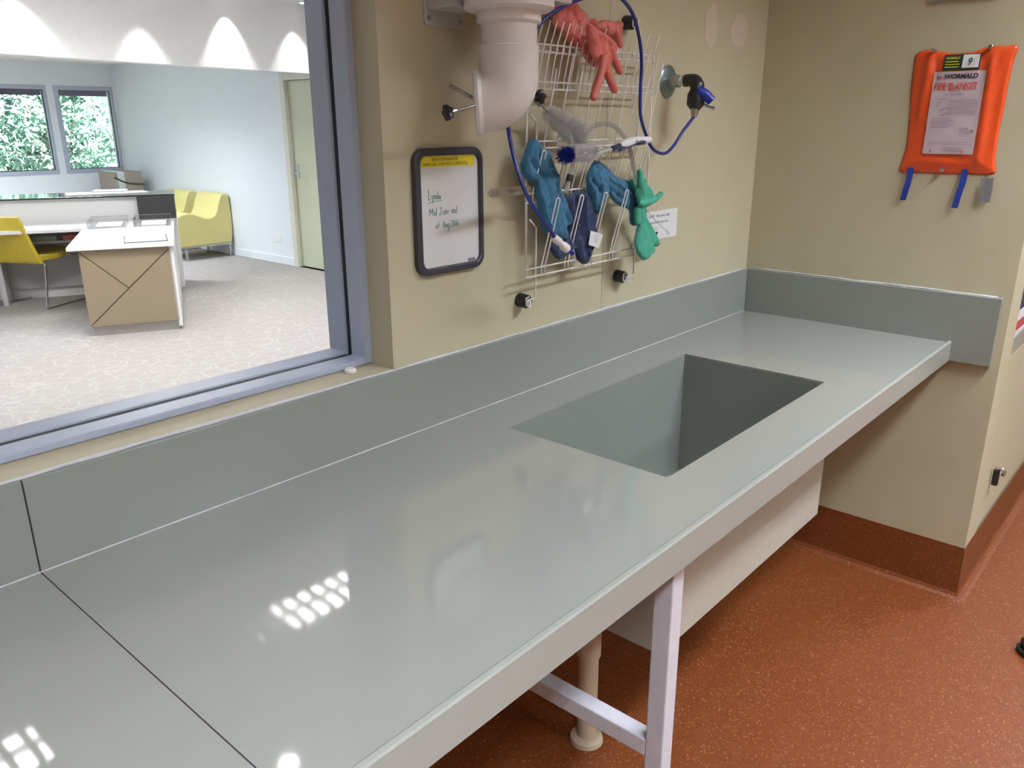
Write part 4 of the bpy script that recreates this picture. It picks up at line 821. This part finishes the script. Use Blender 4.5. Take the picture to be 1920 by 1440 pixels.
# papers on the desk
def sheet_on(u, v, z, w_, d, rz, label, grp, m='paper', th=.003, name='paper_sheet', cat='paper'):
    x, y = onD(u, v); o = B().box((-w_ / 2, -d / 2, 0), (w_ / 2, d / 2, th)).build(name, m); o.location = (x, y, z); o.rotation_euler = (0, 0, A27 + rz); return tag(o, label, cat, grp)
sheet_on(.47, .30, .7035, .30, .42, .05, 'white paper pad on a dark clipboard at the near end of the desk', 'papers on the white desk', th=.006)
sheet_on(.47, .29, .7005, .32, .46, .05, 'dark clipboard under the white paper pad on the desk', None, 'anthracite', .003, 'clipboard', 'clipboard')
sheet_on(.30, .78, .7005, .21, .25, -.05, 'single white sheet on the desk left of the clipboard', 'papers on the white desk')
sheet_on(.55, .80, .7005, .21, .22, .08, 'white sheet on the desk between clipboard and right tray', 'papers on the white desk')
def tray(u, v, label):
    x, y = onD(u, v); t = thing('letter_tray', label, 'tray', (x, y, .7005), A27, 'clear trays on the white desk')
    W_, D2, H = .155, .22, .062; b = B()
    b.box((-W_, -D2, 0), (W_, D2, .004)).box((-W_, -D2, .004), (-W_ + .004, D2, H)).box((W_ - .004, -D2, .004), (W_, D2, H)).box((-W_ + .004, D2 - .004, .004), (W_ - .004, D2, H))
    L(b, 'tray_shell', 'acrylic', t)
    b = B()
    for q0, q1 in (((-W_, -D2, H), (-W_, D2, H)), ((W_, -D2, H), (W_, D2, H)), ((-W_, D2, H), (W_, D2, H)), ((-W_, -D2, .002), (-W_, -D2, H)), ((W_, -D2, .002), (W_, -D2, H)), ((-W_, -D2, .003), (W_, -D2, .003))): b.tube([q0, q1], .0025, 6)
    L(b, 'tray_rim', 'chrome', t)
    x, y = onD(u + .01, v); o = B().box((-.105, -.15, 0), (.105, .15, .012)).build('paper_stack', 'paper'); o.location = (x, y, .7048); o.rotation_euler = (0, 0, A27)
    return tag(o, 'white paper stack inside the ' + ('left' if u < .3 else 'right') + ' clear tray', 'paper', 'paper stacks in the clear trays')
tray(.13, 1.38, 'clear acrylic letter tray at the left of the desk'); tray(.50, 1.38, 'clear acrylic letter tray at the right of the desk, by the black end')
# papers on the glass counter
for u, v, w_, d, rz, lb, z in ((-.05, 2.08, .42, .30, .12, 'open brochure lying flat on the left of the black glass counter', .9305), (.30, 2.10, .30, .21, .3, 'tilted brochure near the right end of the black glass counter', .9305), (.12, 2.22, .30, .21, -.1, 'white leaflet at the back of the glass counter between two brochures', .9435)):
    sheet_on(u, v, z, w_, d, rz, lb, 'brochures on the black counter', th=.012, name='brochure', cat='brochure')

# cantilever chair
ch = thing('visitor_chair', 'mustard yellow desk chair on a chrome sled frame', 'chair', (-.18, 6.81, 0), math.radians(29.3))
prof = [(-.215, .43), (-.05, .415), (.10, .425), (.215, .455), (.235, .475), (.22, .495), (.10, .475), (-.05, .462), (-.20, .48)]
b = B(); inflate_p = crom([(p, q, 0) for p, q in prof], 3, True); L(B().prism([(v[0], v[1]) for v in inflate_p], lambda p, q, h: (p, h, q), -.215, .215), 'seat', 'mustard', ch, bevel=.012, smooth='auto')
prof = [(-.20, .40), (-.235, .41), (-.262, .50), (-.30, .65), (-.335, .80), (-.322, .815), (-.305, .805), (-.265, .65), (-.225, .50), (-.195, .43)]
P = [(v[0], v[1]) for v in crom([(p, q, 0) for p, q in prof], 3, True)]
b = B(); n = len(P)
for h, in ((-1,), (1,)):
    b.v += [(p, h * (.232 - .055 * (q - .4) / .4), q) for p, q in P]
b.f += [tuple(range(n)), tuple(range(2 * n - 1, n - 1, -1))] + [(i, i + n, (i + 1) % n + n, (i + 1) % n) for i in range(n)]
L(b, 'backrest', 'mustard', ch, bevel=.010, smooth='auto')
for s, nm in ((-1, 0), (1, 1)):
    y = .25 * s + .02 * s
    L(B().tube(crom([(.14, y * .80, .430), (.20, y * .9, .425), (.235, y, .40), (.27, y, .22), (.30, y, .03), (.29, y, .011), (.26, y, .010), (0, y, .010), (-.25, y, .010), (-.285, y, .012), (-.285, y, .035), (-.25, y, .22), (-.225, y, .385), (-.21, y * .92, .405), (-.18, y * .8, .408)], 3), .009, 10), 'sled_frame', 'chrome', ch, smooth=True)
L(B().tube([(.14, -.22, .430), (.14, .22, .430)], .009, 8), 'cross_tube', 'chrome', ch, smooth=True)
L(B().tube([(-.19, -.22, .405), (-.19, .22, .405)], .009, 8), 'cross_tube', 'chrome', ch, smooth=True)
# second chrome foot just inside the left edge belongs to another chair pulled to the counter
# armchairs against the door wall
def armchair(y0, label):
    t = thing('lounge_chair', label, 'chair', (2.13, y0 + .3, 0), 0, 'lime lounge chairs along the wall')
    pr = [(-.36, .165), (.33, .165), (.355, .30), (.36, .50), (.345, .735), (.30, .76), (.245, .745), (.20, .66), (.155, .54), (.10, .495), (.02, .485), (-.06, .515), (-.16, .555), (-.27, .555), (-.345, .525), (-.365, .45)]
    b = B(); P = [(v[0], v[1]) for v in crom([(p, q, 0) for p, q in pr[1:]], 3)]; P = [(-.36, .165)] + P
    L(B().prism(P, lambda p, q, h: (p, h, q), -.29, .29), 'upholstery', 'lime', t, bevel=.014, smooth='auto')
    b = B().box((-.35, -.28, .145), (.34, -.255, .164)).box((-.35, .255, .145), (.34, .28, .164)).box((-.35, -.255, .145), (-.325, .255, .164)).box((.315, -.255, .145), (.34, .255, .164)); L(b, 'base_frame', 'steel', t)
    for x in (-.27, .30):
        for y in (-.268, .268): L(B().box((x - .013, y - .013, 0), (x + .013, y + .013, .1449)), 'leg', 'steel', t, bevel=.002)
armchair(8.0, 'lime yellow lounge chair nearer the pale green door'); armchair(8.80, 'lime yellow lounge chair half hidden behind the black counter end')
# carton in the window corner
t = thing('tall_carton', 'grey-brown carton with dark curved line in the far window corner', 'box', (2.06, 10.2, 0))
B().box((1.96, 9.95, 0), (2.33, 10.45, .965)).build('box_body', 'carton', t, bevel=.006)
B().box((2.0, 9.946, .60), (2.09, 10.45, .9675)).build('tape', 'tape', t)
cv = crom([(1.958, 9.944, .90), (2.0, 9.942, .875), (2.06, 9.942, .84), (2.14, 9.942, .815), (2.26, 9.942, .80), (2.332, 9.944, .795)], 5); B().tube(cv, .011, 6).build('printed_curve', 'rubber', t)
# power outlet
t = thing('power_outlet', 'white power outlet low on the wall left of the pale green door', 'outlet', (2.5, 7.02, .29))
B().box((2.490, 6.965, .255), (2.4995, 7.075, .325)).build('plate', 'desk_white', t, bevel=.003)
for y in (6.99, 7.05): B().box((2.4885, y - .006, .30), (2.4899, y + .006, .315)).build('switch', 'paper', t)

# ---------------- ceiling fixtures
def troffer(x, y, z, label, grp, lamp, name='ceiling_light', fins=True, dp=.033):
    t = thing(name, label, 'light', (x, y, z), 0, grp)
    b = B(); hole_slab(b, x - .61, x + .61, y - .155, y + .155, x - .585, x + .585, y - .132, y + .132, lambda p, q, h: (p, q, h), z - (.012 if dp < .04 else dp), z - .0005); b.build('housing', 'white_metal', t)
    B().box((x - .584, y - .131, z - .004), (x + .584, y + .131, z - .001)).build('diffuser', lamp, t)
    B().box((x - .584, y - .008, z - .002 - dp), (x + .584, y + .008, z - .0045)).build('divider', 'fin', t)
    if fins:
        f0 = None
        for k in range(13):
            xx = x - .54 + k * .09
            if f0 is None:
                f0 = B().box((xx - .014, y - .13, z - dp), (xx + .014, y - .0085, z - .0045)).build('louvre_fin', 'fin', t); f1 = B().box((xx - .014, y + .0085, z - dp), (xx + .014, y + .13, z - .0045)).build('louvre_fin', 'fin', t)
            else:
                for f in (f0, f1):
                    o = f.copy(); C.objects.link(o); o.parent = t; o.location = f.location + Vector((xx - (x - .54), 0, 0))
RL = ['louvred ceiling light mirrored near the middle of the lab bench top', 'louvred ceiling light mirrored at the near left corner of the lab bench', 'louvred ceiling light above the taupe-ended desk', 'louvred ceiling light at the far left of the reception, in line with the desk', 'louvred ceiling light nearest the pale green door']
for i, (x, y) in enumerate(REC_FIX): troffer(x, y, 2.6995, RL[i], 'louvred lights in the reception ceiling', 'soft_lamp' if i < 2 else 'lamp')
for (x, y), lb in zip(REAR_FILL, ('unseen louvred light added to the low rear ceiling over the counter', 'unseen louvred light added to the low rear ceiling at the far left', 'unseen louvred light added to the low rear ceiling close to the far windows')): troffer(x, y, 2.3595, lb, 'unseen fill lights added to the low rear ceiling', 'lamp')  # housings for the added rear fill lights, hidden behind the bulkhead
LL = ['louvred ceiling light over the sink end of the lab', 'louvred ceiling light behind the camera, over the near end of the bench', 'louvred ceiling light over the side bench beyond the wall corner', 'louvred ceiling light at the back of the lab, right side', 'louvred ceiling light at the back of the lab, left side']
for i, (x, y) in enumerate(LAB_FIX): troffer(x, y, 2.6995, LL[i], 'louvred lights in the laboratory ceiling', 'lab_lamp', dp=.05)
for i, (x, d, ang, pw) in enumerate(((1.45, .13, 35, 1), (.58, .22, 33, .8), (-.42, .20, 40, .8), (2.27, .17, 36, .7), (-1.474, 4.0, 35, .5))):
    y = (4.72 + (x + 5.3) / 7.92 * 1.38) - d if d < 1 else 1.093
    t = thing('downlight', (['small downlight making the sharp bright scallop on the bulkhead', 'small downlight making the softer middle scallop on the bulkhead', 'small downlight making the left scallop on the bulkhead', 'small downlight at the right end of the bulkhead, by the door'][i] if d < 1 else 'small round downlight near the window in the reception ceiling'), 'light', (x, y, 2.7), 0, 'downlights in front of the bulkhead' if d < 1 else None)
    B().tube([(x, y, 2.699), (x, y, 2.694), (x, y, 2.692)], [.05, .05, .044], 24).build('trim_ring', 'white_metal', t)
    B().tube([(x, y, 2.6915), (x, y, 2.690)], .034, 20).build('lens', 'spot_soft' if d < 1 else 'spot_lamp', t)
    l = bpy.data.lights.new('spot', 'SPOT'); l.energy = DOWN_W * pw; l.spot_size = math.radians(ang * 2); l.spot_blend = .5; l.shadow_soft_size = .02; l.color = (1, .97, .93)
    o = bpy.data.objects.new('spot', l); C.objects.link(o); o.location = (x, y, 2.685)

# ================================================================== OUTSIDE
struct(B().box((-9, RY + .2, -.6), (14, 26, -.5)).build('ground', 'ground'))
struct(B().add([(-12, 15.5, -.5), (18, 15.5, -.5), (18, 19, 4.5), (-12, 19, 4.5), (-12, 19.5, -.5), (18, 19.5, -.5)], [(0, 1, 2, 3), (0, 3, 4), (1, 5, 2), (3, 2, 5, 4)]).build('ground_bank', 'bank'))
struct(B().box((-5, RY + .2, 2.13), (6, RY + .9, 2.6)).build('trim_eave', 'eave')); struct(B().box((-5, RY + .9, 1.97), (6, RY + .95, 2.6)).build('trim_fascia', 'eave'))
def tree(x, y, lean, R, n, label, seed):
    random.seed(seed); t = thing('garden_tree', label, 'tree', (x, y, -.5), 0, 'trees outside the windows')
    tr = crom([(x, y, -.5), (x + lean * .3, y, .6), (x + lean * .7, y + .1, 1.6), (x + lean, y, 3.0)], 4); B().tube(tr, [.12 - .05 * i / len(tr) for i in range(len(tr))], 8).build('trunk', 'bark', t, smooth=True)
    ends = []
    for k in range(9):
        s = tr[3 + k % (len(tr) - 4)]; e = s + Vector((random.uniform(-1, 1) * R, random.uniform(-.9, .7), random.uniform(.1, 1.1))); m_ = s.lerp(e, .5) + Vector((0, 0, .12))
        B().tube(crom([s, m_, e], 3), [.035 - .004 * i for i in range(7)], 6).build('branch', 'bark', t, smooth=True); ends += [m_, e]
    b = B(); cl = [Vector((x + lean * .6 + random.uniform(-1, 1) * R * .8, y + random.uniform(-.5, .5), random.uniform(-.3, 3.2))) for _ in range(26)]
    for i in range(n):
        c = random.choice(cl) + Vector((random.gauss(0, .2), random.gauss(0, .12), random.gauss(0, .10))) if i % 3 else random.choice(ends) + Vector([random.gauss(0, .13) for _ in range(3)])
        if 0: c = Vector((x + lean * .6 + random.uniform(-1, 1) * R * .8, y + random.uniform(-.6, .6), random.uniform(-.5, 3.4))) if i % 3 else random.choice(ends) + Vector([random.gauss(0, .22) for _ in range(3)])
        a = Vector([random.gauss(0, 1) for _ in range(3)]).normalized(); q = a.orthogonal().normalized(); s = random.uniform(.03, .075)
        b.v += [tuple(c - a * s * 1.5), tuple(c + q * s * .6), tuple(c + a * s * 1.5), tuple(c - q * s * .6)]; k = i * 4; b.f.append((k, k + 1, k + 2, k + 3))
    tag(b.build('foliage', 'leaf', t, recalc=False), kind='stuff')
for i, (x, y, ln, R, n, lb) in enumerate(((1.2, 13.0, .15, .85, 3000, 'pale trunked tree seen through the left part of the far windows'), (2.7, 13.4, -.15, .85, 3000, 'leafy tree between the two far windows'), (4.3, 13.4, .15, .9, 3000, 'leafy tree filling the right far window'), (3.4, 16.2, -.1, 1.6, 3500, 'farther leafy tree at the right of the far windows'), (-.6, 14.0, .2, 1.0, 2500, 'leafy tree left of the far windows'), (-3.0, 14.0, .2, 1.3, 2000, 'leafy tree at the far left outside the reception'))):
    tree(x, y, ln, R, n, lb, i + 21)
